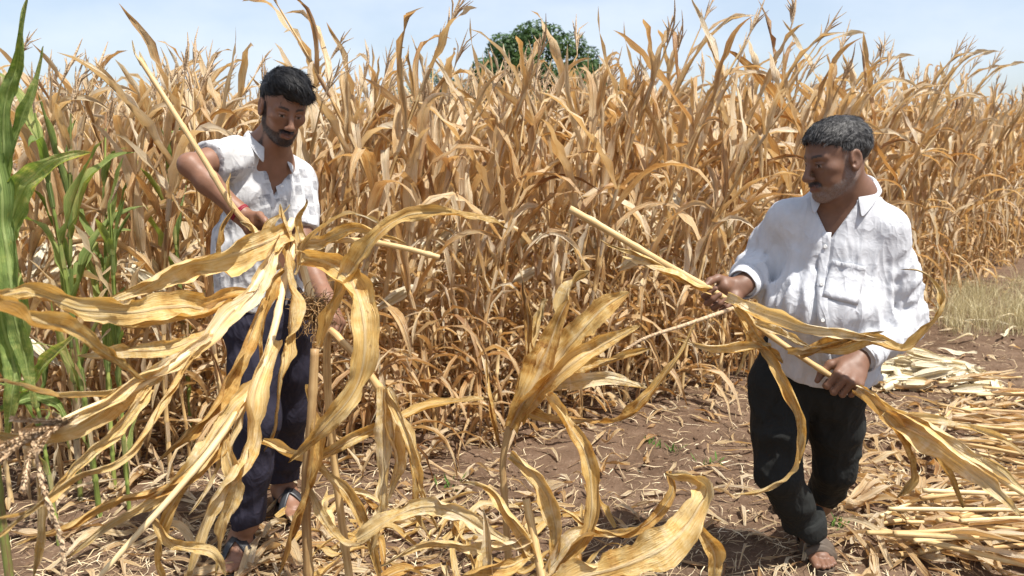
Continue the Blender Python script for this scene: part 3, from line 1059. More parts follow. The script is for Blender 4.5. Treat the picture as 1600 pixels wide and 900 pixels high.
def folds(fl, amp, scale, stretch, seed, extra=None, big_amt=.7):
    """cloth folds: creased, stretched noise added to the surface distance"""
    g = fl.everywhere()
    band = np.abs(fl.F) < .05
    p = g[band]
    S_ = np.asarray(stretch, np.float32).T
    wp = p + .035 * np.stack([vnoise(p * 6 + seed + 5 * k) for k in range(3)], -1)
    q = wp @ S_ * scale + seed
    r1 = np.clip(1 - 2.2 * np.abs(vnoise(q)), 0, 1) ** 1.3
    r2 = np.clip(1 - 2.4 * np.abs(vnoise(q * 2.1 + 4)), 0, 1) ** 1.2
    big = vnoise(p * 4.5 + seed)
    m = np.clip(.55 + .9 * vnoise(p * 5 + seed + 9), 0, 1.2)
    d = -amp * (1.1 * r1 * m + .55 * r2 * m) + amp * .5 + amp * big_amt * big
    if extra is not None:
        d = d + extra(p)
    fl.F[band] += d.astype(np.float32)

def make_hair(name, O, R, s, old, mat, parent, seed):
    L = lambda *p: O + s * (R @ np.array(p, float))
    lo, hi = O - .17, O + .19
    fl = Field(*[np.arange(a, b, .0034) for a, b in zip(lo, hi)])
    E = lambda c, r, k=.02, op='add': fl.ell(L(*c), np.array(r) * s, R, k * s, op)
    if old:
        E((0, -.020, .050), (.080, .101, .084), .01)
        E((0, .022, .070), (.066, .072, .058), .02)
    else:
        E((0, -.020, .050), (.079, .100, .086), .01)
        E((0, .020, .104), (.072, .088, .052), .025)
        E((-.022, .078, .082), (.052, .034, .028), .02)
        E((-.040, .060, .070), (.034, .036, .026), .02)
    g = fl.everywhere()
    q = (g - O.astype(np.float32)) @ R.astype(np.float32) / s
    ax = np.abs(q[..., 0])
    yy = q[..., 1]
    if old:
        zl = np.interp(yy, (-.13, -.085, -.05, -.032, -.012, .004, .02, .045, .066, .09), (-.100, -.092, -.066, .022, .030, -.030, .018, .052, .070, .074)).astype(np.float32)
    else:
        zl = np.interp(yy, (-.13, -.085, -.05, -.032, -.012, .004, .02, .045, .066, .10), (-.060, -.052, -.036, .032, .036, -.006, .030, .046, .056, .056)).astype(np.float32)
    n = fbm(g * np.float32(80), 2)
    cut = (zl - q[..., 2] + .011 * n - (.0 if old else .14) * np.clip(-q[..., 0] * (yy > .04), -.04, .05) * 1.0) * s
    fl.F += (.0035 if not old else .0026) * fbm(g * np.float32(60) + 5, 3)
    fl.F = np.maximum(fl.F, cut * .8)
    v, f = fl.surface()
    v = relax(v, f, 1)
    geo = Geo()
    rng = np.random.default_rng(seed)
    geo.add(v, f, tone=np.full(len(v), .35))
    # locks lying on the surface, swept forward and sideways
    me0 = geo.mesh('tmp')
    bv = bvh_of(me0)
    cnt = 0
    for _ in range(7500):
        i = rng.integers(len(v))
        p = v[i].astype(float)
        h, nn, _i, _d = bv.find_nearest(Vector(p))
        nn = np.array(nn)
        lq = ((p - O) @ R) / s
        if nn @ R[:, 2] < -.3:
            continue
        flow = R @ np.array((-.45 - 3 * lq[0] * (lq[2] < .09), .9 if lq[1] > -.03 else -.5, -.25 - (3.0 if lq[2] < .06 else 0)))
        flow = flow + rng.normal(0, .22, 3)
        flow = unit(flow - nn * (flow @ nn))
        Ln = rng.uniform(.012, .030) * (1.25 if not old else .8)
        sidev = np.cross(flow, nn)
        pts = np.array([p - nn * .001, p + flow * Ln * .5 + nn * rng.uniform(.001, .0026), p + flow * Ln + nn * rng.uniform(-.002, .0028)])
        w = rng.uniform(.0005, .0011)
        vv = np.concatenate((pts - sidev * np.array((w, w * .8, 0.0001))[:, None], pts + sidev * np.array((w, w * .8, 0.0001))[:, None]))
        geo.add(vv, [(0, 3, 4, 1), (1, 4, 5, 2)], tone=rng.random())
        cnt += 1
    bpy.data.meshes.remove(me0)
    return link('hair', geo.mesh(name, mat), parent)

def make_beard(body_me, R, parent, mat, old, seed):
    """short beard and moustache hairs rooted in the skin"""
    rng = np.random.default_rng(seed)
    n = len(body_me.vertices)
    co = np.empty(n * 3, np.float32)
    body_me.vertices.foreach_get('co', co)
    no = np.empty(n * 3, np.float32)
    body_me.vertex_normals.foreach_get('vector', no)
    co, no = co.reshape(-1, 3), no.reshape(-1, 3)
    jaw, mous = BEARD['m']
    g = Geo()
    for mk, cnt, ln in ((jaw, 3600 if not old else 2600, (.003, .0065) if not old else (.0015, .0035)), (mous, 700, (.004, .008))):
        pr = np.clip(mk, 0, 1) ** 1.5
        if pr.sum() <= 0:
            continue
        for i in rng.choice(n, cnt, p=pr / pr.sum()):
            nn = no[i]
            p = co[i] + rng.normal(0, .0012, 3)
            d = unit(nn * .45 + R @ np.array((rng.normal(0, .25), .1, -.9)))
            s_ = np.cross(d, nn) * .0004
            L = rng.uniform(*ln)
            g.add(np.array((p - nn * .001 - s_, p - nn * .001 + s_, p + d * L)), [(0, 1, 2)], tone=rng.random())
    return link('beard', g.mesh('beard', mat), parent)

def make_collar(Nb, fw, lx, up, mat, parent, r=.066, tip=.055, drop=.05, openang=150, lift=.012, width=.034, sx=1.0):
    """folded shirt collar: stand, fold, fall, with pointed front tips"""
    n = 36
    th = np.radians(np.linspace(-openang, openang, n))
    rows = []
    front = (1 - np.cos(th)) / 2
    tipw = np.clip((np.abs(np.degrees(th)) - openang + 42) / 42, 0, 1) ** 1.5
    for rr, h in ((0, -.012), (.003, .012), (.005, .020), (.011, .017), (.020, .003), (.027, -.010)):
        j = len(rows)
        R_ = r + rr + (.018 * tipw if j == 5 else .006 * tipw * (j == 4))
        hh = lift + h - drop * front ** 1.4 - (tip * tipw if j == 5 else (tip * .45 * tipw if j == 4 else 0))
        dirv = (-fw[None] * np.cos(th)[:, None] + lx[None] * (np.sin(th) * sx)[:, None])
        rows.append(Nb + dirv * (R_ * (1 + .0 * front))[:, None] + up[None] * hh[:, None])
    v = np.stack(rows, 1)
    g = Geo()
    g.add(v.reshape(-1, 3), grid_faces(n, 6))
    me = g.mesh('collar', mat)
    o = link('collar', me, parent)
    md = o.modifiers.new('thickness', 'SOLIDIFY')
    md.thickness = .003
    sb = o.modifiers.new('smooth', 'SUBSURF')
    sb.levels = sb.render_levels = 1
    return o

def sandal(parent, heel, d, mat, mat2, s=1.0, style=0):
    d = unit(d)
    w = np.cross(d, (0, 0, 1.0))
    at = lambda a, l, h: heel + s * (d * a + w * l) + np.array((0, 0, h * s))
    root = link('sandal', None, parent)
    # sole: outline loop, top and bottom
    ol = [(-.012, 0), (-.008, .022), (.02, .034), (.07, .034), (.12, .042), (.17, .050), (.205, .047), (.235, .030), (.243, .008), (.236, -.016), (.21, -.036), (.17, -.046), (.12, -.044), (.07, -.036), (.02, -.034), (-.008, -.022)]
    n = len(ol)
    g = Geo()
    v = [at(a, l, .002) for a, l in ol] + [at(a * 1.0, l * .98, -.018) for a, l in ol]
    g.add(v, [(k, (k + 1) % n, n + (k + 1) % n, n + k)[::-1] for k in range(n)])
    g.add([at(a, l, .002) for a, l in ol] + [at(.115, 0, .003)], [(k, (k + 1) % n, n) for k in range(n)])
    link('sole', g.mesh('sole', mat2, False), root)
    def strap(pts, wd, nm='strap'):
        p = spline(np.array(pts), 14)
        t = tangents(p)
        c = at(.11, 0, .01)
        out = p - c
        out = out - t * np.sum(out * t, 1)[:, None]
        out /= np.linalg.norm(out, axis=1)[:, None]
        W = np.cross(t, out)
        g = Geo()
        ribbon(g, p, W, out, wd, 4, 0, 0, 0, np.random.default_rng(1), .5, prof=np.ones(14))
        o = link(nm, g.mesh(nm, mat), root)
        md = o.modifiers.new('thickness', 'SOLIDIFY')
        md.thickness = .004
        md.offset = 1
    if style == 0:
        strap([at(.075, .046, -.004), at(.095, .040, .045), at(.115, .012, .078), at(.135, -.014, .070), at(.16, -.044, .030), at(.165, -.050, -.004)], .032)
        strap([at(.075, -.042, -.004), at(.090, -.038, .045), at(.110, -.006, .082), at(.135, .020, .072), at(.165, .048, .028), at(.170, .053, -.004)], .026)
    else:
        strap([at(.115, .048, -.004), at(.125, .044, .040), at(.135, .012, .066), at(.14, -.014, .062), at(.145, -.046, .030), at(.145, -.050, -.004)], .040)
        strap([at(.165, .052, -.004), at(.165, .046, .030), at(.168, .012, .050), at(.168, -.014, .046), at(.165, -.046, .022), at(.16, -.050, -.004)], .024)
    strap([at(.06, .036, .0), at(.03, .040, .045), at(-.004, 0, .060), at(.03, -.040, .045), at(.06, -.036, .0)], .015, 'heel_strap')
    return root

def disc(parent, c, n, r, mat, name='button'):
    n = unit(n)
    w = unit(np.cross(n, (.2, .3, .9)))
    b = np.cross(n, w)
    k = np.arange(10) / 10 * 2 * PI
    ring = lambda rr, h: c + rr * (np.cos(k)[:, None] * w + np.sin(k)[:, None] * b) + n * h
    g = Geo()
    g.add(np.concatenate((ring(r, 0), ring(r, .0018), ring(r * .75, .0022))), grid_faces(3, 10, True))
    g.add(np.concatenate((ring(r * .75, .0022), (c + n * .0016)[None])), [(j, (j + 1) % 10, 10) for j in range(10)])
    return link(name, g.mesh(name, mat), parent)
# ---------------------------------------------------------------- the younger man on the left
GRIP = {}
def on_ground(p):
    p = np.array(p, float)
    p[2] = float(gz(p[0], p[1])) + .016
    return p
def younger_man():
    Sr, Sl = P(366, 246, 2.60), P(466, 284, 2.80)
    Nb = P(418, 240, 2.68)
    fw = unit((.58, -.80, -.12))
    lx = unit(Sl - Sr)                                     # towards his left
    O = P(442, 171, 2.60)
    R = frame((.50, -.76, -.34), (.05, 0, 1), roll=math.radians(-4))
    s = .875
    root = thing('person', 'young bearded man in a white grey-print short-sleeved shirt and navy trousers holding maize', 'person', on_ground(G(390, 850)))
    base = np.array(root.location)
    el_r, wr_r = P(297, 258, 2.44), P(377, 335, 2.42)
    el_l, wr_l = P(474, 402, 2.66), P(512, 470, 2.52)
    hipc = P(416, 492, 2.74)
    hip_r, hip_l = P(396, 508, 2.70), P(446, 506, 2.80)
    kn_r, kn_l = P(402, 650, 2.62), P(452, 640, 2.90)
    an_r, an_l = P(386, 818, 2.66), P(440, 762, 3.08)
    heel_r = on_ground(G(379, 838))
    toe_dir_r = unit(np.array((.05, -.24, 0)))
    heel_l = on_ground(np.array((an_l[0] - .01, an_l[1] + .03, 0)))
    toe_dir_l = unit(np.array((.14, -.22, 0)))
    chest = (Sr + Sl) / 2 + fw * .01 - np.array((0, 0, .12))
    # --- body
    xs = axis(-1.22, -.45, .0065, ((O[0] - .13, O[0] + .12, .0032),))
    ys = axis(2.28, 3.22, .0065, ((O[1] - .15, O[1] + .14, .0032),))
    zs = axis(-.02, 1.72, .0065, ((O[2] - .16, 1.72, .0032), (0, .12, .004)))
    fl = Field(xs, ys, zs)
    add_head(fl, O, R, s, Nb + np.array((0, 0, -.01)), False)
    fl.seg(Sr + lx * .03, Sl - lx * .03, .055, .055, .05)
    fl.seg(Nb, chest, .060, .066, .05, lat=lx, ls=1.4)
    fl.seg(chest, hipc, .066, .075, .05, lat=lx, ls=1.4)
    fl.chain((Sr, Sr * .45 + el_r * .55, el_r), (.046, .041, .034), .02)
    fl.chain((el_r, el_r * .65 + wr_r * .35, wr_r), (.034, .036, .025), .02)
    fl.chain((Sl, Sl * .5 + el_l * .5, el_l), (.050, .043, .036), .02)
    fl.chain((el_l, el_l * .65 + wr_l * .35, wr_l), (.036, .039, .025), .02)
    GRIP['young'] = add_hand(fl, wr_r + unit(wr_r - el_r) * .012, unit(unit(wr_r - el_r) + np.array((.35, -.1, -.1))), (.1, -.6, -.6), (.5, -.3, .8), (1.0, 1.2, .7), 1.0)
    add_hand(fl, wr_l + unit(wr_l - el_l) * .012, unit(wr_l - el_l), (-.8, -.3, .2), (-.3, -.7, .5), (.9, 1.1, .6), 1.0)
    for hp, kn, an in ((hip_r, kn_r, an_r), (hip_l, kn_l, an_l)):
        fl.chain((hp, kn, an), (.075, .052, .036), .02)
    add_foot(fl, heel_r, toe_dir_r, 1.0, an_r)
    add_foot(fl, heel_l, toe_dir_l, 1.0, an_l)
    skin = (.21, .106, .065)
    me = field_mesh(fl, 'body', M['skin'], 1, lambda v: head_paint(v, O, R, s, skin, False), .35)
    ob = link('body', me, root)
    make_beard(me, R, root, M['hair_black'], False, 15)
    # --- shirt
    fl = Field(axis(-1.24, -.50, .006), axis(2.36, 3.02, .006), axis(.68, 1.52, .006))
    lat = lx
    top = (Sr + Sl) / 2 + np.array((0, 0, -.005))
    fl.seg(Sr + lx * .02, Sl - lx * .02, .066, .066, .03)
    fl.seg(Nb + np.array((0, 0, -.02)), top - np.array((0, 0, .03)), .074, .10, .06, lat=lat, ls=1.2)
    fl.seg(chest, P(404, 400, 2.72), .102, .102, .06, lat=lat, ls=1.50)
    fl.seg(P(404, 400, 2.72), P(410, 500, 2.74), .106, .118, .05, lat=lat, ls=1.45)
    sl_r = Sr * .42 + el_r * .58
    fl.seg(Sr, sl_r, .072, .074, .04)
    sl_l = Sl * .35 + el_l * .65
    fl.seg(Sl, sl_l, .070, .072, .04)
    ux = unit(el_r - Sr)
    folds(fl, .014, 10.0, np.diag((1.5, 1.5, .45)), 3.0,
          lambda p: .005 * np.sin((p @ np.array((3.0, 2.0, -6.0))) * 9 + 3 * vnoise(p * 7)) * np.clip(1.2 - np.linalg.norm(p - (Sr + np.array((.03, 0, -.10))), axis=1) / .2, 0, 1))
    # hem, sleeve openings, neck opening, cut as slanted planes
    gall = fl.everywhere()
    hem = P(410, 484, 2.70)[2] - gall[..., 2] + .012 * np.sin(gall[..., 0] * 26)
    fl.F = np.maximum(fl.F, hem)
    for S_, E_, q in ((Sr, el_r, sl_r), (Sl, el_l, sl_l)):
        a = unit(E_ - S_)
        along = (gall - q.astype(np.float32)) @ a.astype(np.float32)
        neararm = np.linalg.norm(gall - q.astype(np.float32) - along[..., None] * a.astype(np.float32), axis=-1) < .085
        fl.F = np.where((along > 0) & (along < .14) & neararm & (fl.F < .05), np.maximum(fl.F, along), fl.F)
    rel = gall - (Nb + np.array((0, 0, -.02))).astype(np.float32)
    vx = np.abs(rel @ lx.astype(np.float32) - .006)
    vf = rel @ unit(fw * (1, 1, 0)).astype(np.float32)
    vz = rel[..., 2]
    wedge = np.maximum.reduce((vx - (.056 + .46 * vz).clip(0, .06), .012 - vf, -.16 - vz))
    fl.F = np.maximum(fl.F, -wedge)
    rnk = np.hypot(rel @ lx.astype(np.float32), vf * 1.0) - (.066 + 1.2 * np.minimum(vz, 0))
    fl.F = np.maximum(fl.F, np.where(vz > -.06, -rnk, -1))
    sme = field_mesh(fl, 'shirt', M['shirt_print'], 1)
    sh = link('shirt', sme, root)
    make_collar(Nb + np.array((0, 0, .012)) + fw * .004, unit(fw * (1, 1, 0)), lx, np.array((0, 0, 1.0)), M['shirt_print'], sh, r=.064, tip=.036, drop=.056, openang=148, lift=.030)
    bv = bvh_of(sme)
    for px, py in ((437, 262), (441, 292), (444, 322)):
        c = cam_hit(bv, px, py, .001)
        if c is not None:
            disc(sh, c, -unit(c - np.array((0, 0, CAM_H))), .0055, M['button'])
    pts = [cam_hit(bv, 434 + (y - 255) * .12, y, .003) for y in range(258, 352, 6)]
    pts = np.array([q for q in pts if q is not None])
    if len(pts) > 4:
        t = tangents(pts)
        nv = np.array([unit(np.array((0, 0, CAM_H)) - q) for q in pts])
        W = np.cross(t, nv)
        W /= np.linalg.norm(W, axis=1)[:, None]
        g = Geo()
        ribbon(g, pts, W, nv, .026, 3, 0, 0, 0, RNG, prof=np.ones(len(pts)))
        link('placket', g.mesh('placket', M['shirt_print']), sh)
    # --- trousers
    fl = Field(axis(-1.10, -.50, .006), axis(2.40, 3.25, .006), axis(.03, .98, .006))
    fl.seg(hipc + np.array((0, 0, .06)), hipc - np.array((0, 0, .02)), .112, .118, .04, lat=lat, ls=1.35)
    fl.chain((hip_r, hip_r * .5 + kn_r * .5, kn_r, kn_r * .5 + an_r * .5, an_r + np.array((0, 0, -.01))), (.098, .090, .076, .066, .062), .04)
    fl.chain((hip_l, hip_l * .5 + kn_l * .5, kn_l, kn_l * .5 + an_l * .5, an_l + np.array((0, 0, -.01))), (.098, .088, .076, .068, .062), .04)
    folds(fl, .009, 10.0, np.diag((1.3, 1.3, .55)), 9.0, big_amt=.25, extra=lambda p: .004 * np.sin(p[:, 2] * 75 + 5 * vnoise(p * 9)) * np.clip((.30 - p[:, 2]) / .15, 0, 1))
    gall = fl.everywhere()
    fl.F = np.maximum(fl.F, an_r[2] + .000 - gall[..., 2] + .01 * np.sin(gall[..., 0] * 40))
    fl.F = np.maximum(fl.F, np.where(gall[..., 1] > 2.88, an_l[2] - .02 - gall[..., 2], -1))
    link('trousers', field_mesh(fl, 'trousers', M['navy'], 1), root)
    make_hair('hair', O, R, s, False, M['hair_black'], root, 5)
    sandal(root, heel_r, toe_dir_r, M['sandal_black'], M['sandal_black'], 1.0, 0)
    sandal(root, heel_l, toe_dir_l, M['sandal_black'], M['sandal_black'], 1.0, 0)
    # red thread round the right wrist
    a = unit(wr_r - el_r)
    w = unit(np.cross(a, (0, 0, 1)))
    b = np.cross(a, w)
    g = Geo()
    for off in (0, .006):
        k = np.linspace(0, 2 * PI, 25)
        tube(g, wr_r - a * (.004 + off) + .0295 * (np.cos(k)[:, None] * w + np.sin(k)[:, None] * b), np.full(25, .0032), 6, False, tone=.5)
    link('wrist_thread', g.mesh('wrist_thread', M['thread']), root)
    for c in root.children:
        c.location = [-q for q in base]
    return root
YOUNG = younger_man()

# ---------------------------------------------------------------- the older man on the right
def older_man():
    Sr, Sl = P(1228, 346, 2.50), P(1388, 358, 2.40)
    Nb = P(1322, 306, 2.44)
    fw = unit((-.42, -.88, -.10))
    lx = unit(Sl - Sr)
    O = P(1307, 251, 2.38)
    R = frame((-.95, -.25, -.20), (0, 0, 1), roll=math.radians(2))
    s = .955
    heel_r = on_ground(G(1257, 848))
    d_r = unit((-.01, -.24, 0))
    root = thing('person', 'older grey-haired man in a white long-sleeved shirt and dark trousers pulling a maize stalk', 'person', heel_r)
    base = np.array(root.location)
    el_r, wr_r = P(1196, 408, 2.62), P(1158, 446, 2.42)
    el_l, wr_l = P(1408, 500, 2.44), P(1343, 560, 2.26)
    hipc = P(1264, 585, 2.52)
    hip_r, hip_l = P(1216, 600, 2.52), P(1304, 602, 2.50)
    kn_r, kn_l = P(1217, 738, 2.46), P(1304, 730, 2.60)
    an_r, an_l = P(1256, 818, 2.56), P(1284, 786, 2.84)
    heel_l = on_ground(np.array((an_l[0] + .0, an_l[1] - .01, 0)))
    d_l = unit((-.10, .20, 0))
    chest = (Sr + Sl) / 2 - np.array((0, 0, .13)) + fw * .01
    belly = P(1288, 480, 2.42)
    xs = axis(.50, 1.30, .0065, ((O[0] - .14, O[0] + .14, .0034), (wr_r[0] - .12, wr_r[0] + .02, .0034)))
    ys = axis(2.05, 3.12, .0065, ((O[1] - .14, O[1] + .14, .0034), (2.12, 2.27, .0034)))
    zs = axis(-.02, 1.56, .0065, ((O[2] - .17, 1.56, .0034), (0, .10, .004), (wr_l[2] - .12, wr_l[2] + .05, .0034), (wr_r[2] - .10, wr_r[2] + .06, .0034)))
    fl = Field(xs, ys, zs)
    add_head(fl, O, R, s, Nb + np.array((0, 0, -.01)), True)
    fl.seg(Sr + lx * .03, Sl - lx * .03, .058, .058, .05)
    fl.seg(Nb, chest, .066, .072, .05, lat=lx, ls=1.4)
    fl.seg(chest, hipc, .072, .080, .05, lat=lx, ls=1.4)
    fl.chain((Sr, el_r, wr_r), (.048, .036, .026), .02)
    fl.chain((Sl, el_l, wr_l), (.048, .036, .026), .02)
    stalk_dir = unit(P(1100, 448, 2.36) - P(1310, 592, 2.20))     # along the held stalk, up and to the left
    GRIP['old_r'] = add_hand(fl, wr_r + unit(wr_r - el_r) * .008, (-.75, -.25, -.42), (.2, -.9, .5), stalk_dir + np.array((0, 0, .35)), (.75, 1.25, .75), 1.06, (.6, .1))
    GRIP['old_l'] = add_hand(fl, wr_l + unit(wr_l - el_l) * .010, (-.50, -.62, -.40), (-.25, .35, -.9), stalk_dir, (1.15, 1.35, .8), 1.10, (.5, .6))
    for hp, kn, an in ((hip_r, kn_r, an_r), (hip_l, kn_l, an_l)):
        fl.chain((hp, kn, an), (.075, .052, .036), .02)
    add_foot(fl, heel_r, d_r, 1.0, an_r)
    add_foot(fl, heel_l, d_l, 1.0, an_l)
    skin = (.165, .085, .053)
    me = field_mesh(fl, 'body', M['skin'], 1, lambda v: head_paint(v, O, R, s, skin, True), .35)
    link('body', me, root)
    make_beard(me, R, root, M['hair_grey'], True, 16)
    # --- shirt
    fl = Field(axis(.58, 1.34, .006), axis(2.05, 2.95, .006), axis(.52, 1.40, .006))
    fl.seg(Sr + lx * .025, Sl - lx * .025, .066, .066, .04)
    fl.seg(Sr + lx * .04, Nb + np.array((0, 0, -.05)), .055, .07, .04)
    fl.seg(Sl - lx * .04, Nb + np.array((0, 0, -.05)), .055, .07, .04)
    fl.seg(Nb + np.array((0, 0, -.018)), (Sr + Sl) / 2 - np.array((0, 0, .04)), .082, .11, .06, lat=lx, ls=1.25)
    fl.seg(chest, belly, .106, .114, .06, lat=lx, ls=1.50)
    fl.seg(belly, P(1284, 600, 2.48), .116, .130, .05, lat=lx, ls=1.40)
    fl.chain((Sr, Sr * .5 + el_r * .5, el_r), (.066, .064, .058), .04)
    fl.chain((el_r, el_r * .4 + wr_r * .6, wr_r - unit(wr_r - el_r) * .012), (.062, .056, .044), .02)
    fl.seg(Sr * .35 + el_r * .65, chest * .45 + belly * .55, .05, .07, .05)
    fl.chain((Sl, Sl * .5 + el_l * .5, el_l), (.068, .067, .062), .04)
    fl.chain((el_l, el_l * .4 + wr_l * .6, wr_l - unit(wr_l - el_l) * .012), (.066, .058, .046), .02)
    rl = np.linalg.norm
    def sleeve(p):
        d = np.zeros(len(p))
        for a, b in ((Sl, el_l), (el_l, wr_l), (el_r, wr_r), (Sr, el_r)):
            ab = unit(b - a)
            t = (p - a) @ ab
            dist = rl(p - a - t[:, None] * ab, axis=1)
            m = np.clip(1.4 - dist / .08, 0, 1) * ((t > .06) & (t < rl(b - a) + .01))
            d += m * .0055 * np.sin(t * 105 + 2.4 * vnoise(p * 14) + 9 * ((p - a) @ unit(np.cross(ab, (0, .3, 1)))))
        # drape lines running down from the shoulders
        q = (p - Nb) @ lx
        d += .006 * np.sin(q * 95 + 2.5 * vnoise(p * 5)) * np.clip((1.24 - p[:, 2]) / .1, 0, 1) * np.clip((q + .2) / .1, 0, 1) * np.clip(.04 - q, 0, .08) / .08
        return d
    folds(fl, .014, 9.0, np.diag((1.5, 1.5, .4)), 21.0, sleeve, .4)
    gall = fl.everywhere()
    hz = np.interp(gall[..., 0], (P(1180, 560, 2.4)[0], P(1235, 590, 2.4)[0], P(1310, 610, 2.4)[0], P(1370, 596, 2.4)[0]), (P(1200, 566, 2.4)[2], P(1235, 592, 2.4)[2], P(1310, 610, 2.4)[2], P(1370, 600, 2.4)[2])).astype(np.float32)
    arm_zone = (np.abs((gall - wr_l.astype(np.float32)) @ np.array((.3, 1, .2), np.float32)) < -1)
    fl.F = np.maximum(fl.F, hz - gall[..., 2] + .006 * np.sin(gall[..., 0] * 40))
    for E_, W_ in ((el_r, wr_r), (el_l, wr_l)):
        a = unit(W_ - E_)
        along = (gall - W_.astype(np.float32)) @ a.astype(np.float32)
        na = np.linalg.norm(gall - W_.astype(np.float32) - along[..., None] * a.astype(np.float32), axis=-1) < .07
        fl.F = np.where((along > -.004) & (along < .08) & na & (np.linalg.norm(gall - W_.astype(np.float32), axis=-1) < .1), np.maximum(fl.F, along + .004), fl.F)
    rel = gall - (Nb + np.array((0, 0, -.02))).astype(np.float32)
    vx = rel @ lx.astype(np.float32) + .035
    vf = rel @ unit(fw * (1, 1, 0)).astype(np.float32)
    vz = rel[..., 2]
    wedge = np.maximum.reduce((np.abs(vx) - (.060 + .56 * vz).clip(0, .06), .010 - vf, -.13 - vz))
    fl.F = np.maximum(fl.F, -wedge)
    rnk = np.hypot(rel @ lx.astype(np.float32), vf) - (.072 + 1.2 * np.minimum(vz, 0))
    fl.F = np.maximum(fl.F, np.where(vz > -.06, -rnk, -1))
    sme = field_mesh(fl, 'shirt', M['shirt_white'], 1)
    sh = link('shirt', sme, root)
    make_collar(Nb + fw * .010 + np.array((0, 0, .014)), unit(fw * (1, 1, 0) - lx * .15), lx, np.array((0, 0, 1.0)), M['shirt_white'], sh, r=.070, tip=.042, drop=.066, openang=146, lift=.034)
    bv = bvh_of(sme)
    cam0 = np.array((0, 0, CAM_H))
    # cuffs
    for E_, W_ in ((el_r, wr_r), (el_l, wr_l)):
        a = unit(W_ - E_)
        w = unit(np.cross(a, (.1, .2, 1)))
        b = np.cross(a, w)
        k = np.linspace(0, 2 * PI, 29)
        rows = []
        for t_, r_ in ((-.060, .050), (-.056, .0535), (-.03, .0520), (-.004, .0490), (.002, .0470), (-.002, .0440), (-.03, .043)):
            rows.append(W_ + a * t_ + r_ * (1 + .03 * np.sin(3 * k))[:, None] * (np.cos(k)[:, None] * w + np.sin(k)[:, None] * b))
        g = Geo()
        g.add(np.concatenate(rows), grid_faces(len(rows), 29)[:, ::-1])
        link('cuff', g.mesh('cuff', M['shirt_white']), sh)
    # front placket, buttons, chest pocket
    ctr = lambda y: 1291 - 6 * math.sin((y - 350) / 220 * PI)
    pts = [cam_hit(bv, ctr(y), y, .0035) for y in range(352, 606, 6)]
    pts = np.array([q for q in pts if q is not None])
    pts = pts[1:-1]
    t = tangents(pts)
    nv = np.array([unit(cam0 - q) for q in pts])
    W = np.cross(t, nv)
    W /= np.linalg.norm(W, axis=1)[:, None]
    g = Geo()
    ribbon(g, pts, W, nv, .030, 4, 0, .0, 0, RNG, prof=np.ones(len(pts)))
    pk = link('placket', g.mesh('placket', M['shirt_white']), sh)
    md = pk.modifiers.new('thickness', 'SOLIDIFY')
    md.thickness = .004
    for y in (385, 445, 500):
        c = cam_hit(bv, ctr(y), y, .006)
        if c is not None:
            disc(sh, c, unit(cam0 - c), .0058, M['button'])
    nx_, ny_ = 9, 10
    rows = []
    for j in range(ny_):
        for i in range(nx_):
            a, b = i / (nx_ - 1), j / (ny_ - 1)
            x = (1300 * (1 - b) + 1285 * b) * (1 - a) + (1352 * (1 - b) + 1340 * b) * a
            y = (406 * (1 - a) + 416 * a) * (1 - b) + (464 * (1 - a) + 477 * a) * b
            edge = min(a, 1 - a, 1 - b) * 6
            puff = .0025 + .0025 * min(1, edge) * (1 - .3 * b) + (.005 if b == 0 and 0 < a < 1 else 0)
            c = cam_hit(bv, x, y, puff)
            rows.append(c if c is not None else rows[-1])
    g = Geo()
    g.add(np.array(rows), grid_faces(ny_, nx_))
    pk = link('pocket', g.mesh('pocket', M['shirt_white']), sh)
    md = pk.modifiers.new('thickness', 'SOLIDIFY')
    md.thickness = .002
    md.offset = -1
    # --- trousers
    fl = Field(axis(.58, 1.25, .006), axis(2.24, 3.05, .006), axis(.03, .86, .006))
    fl.seg(hipc + np.array((0, 0, .07)), hipc - np.array((0, 0, .02)), .110, .116, .03, lat=lx, ls=1.50)
    fl.chain((hip_r, hip_r * .5 + kn_r * .5, kn_r, kn_r * .45 + an_r * .55, an_r), (.100, .088, .073, .064, .060), .03)
    fl.chain((hip_l, hip_l * .5 + kn_l * .5, kn_l, kn_l * .5 + an_l * .5, an_l), (.102, .088, .070, .061, .056), .03)
    folds(fl, .009, 9.0, np.diag((1.3, 1.3, .55)), 33.0, big_amt=.25, extra=lambda p: .004 * np.sin(p[:, 2] * 70 + 5 * vnoise(p * 9)) * np.clip((.34 - p[:, 2]) / .2, 0, 1))
    gall = fl.everywhere()
    fl.F = np.maximum(fl.F, an_r[2] - .022 - gall[..., 2] + .012 * np.sin(gall[..., 0] * 30))
    tr = link('trousers', field_mesh(fl, 'trousers', M['charcoal'], 1), root)
    # turned-up cuff on the near leg
    a = unit(an_r - kn_r)
    k = np.linspace(0, 2 * PI, 29)
    c0 = an_r + np.array((0, 0, -.004))
    rows = []
    for h, r_ in ((.040, .040), (.046, .060), (.044, .070), (.040, .0735), (.02, .0765), (-.006, .0765), (-.024, .0745), (-.028, .069), (-.01, .064)):
        rows.append(c0 + np.array((0, 0, h)) + np.stack((np.cos(k) * r_, np.sin(k) * r_, .010 * np.sin(k * 2 + 1) + .006 * np.sin(k * 5)), 1) - a * (1, 1, 0) * h * .35)
    g = Geo()
    g.add(np.concatenate(rows), grid_faces(len(rows), 29))
    link('turn_up', g.mesh('turn_up', M['charcoal']), tr)
    make_hair('hair', O, R, s, True, M['hair_grey'], root, 6)
    sandal(root, heel_r, d_r, M['sandal_tan'], M['sandal_tan'], 1.0, 1)
    sandal(root, heel_l, d_l, M['sandal_tan'], M['sandal_tan'], 1.0, 1)
    for c in root.children:
        c.location = [-q for q in base]
    return root
OLD = older_man()
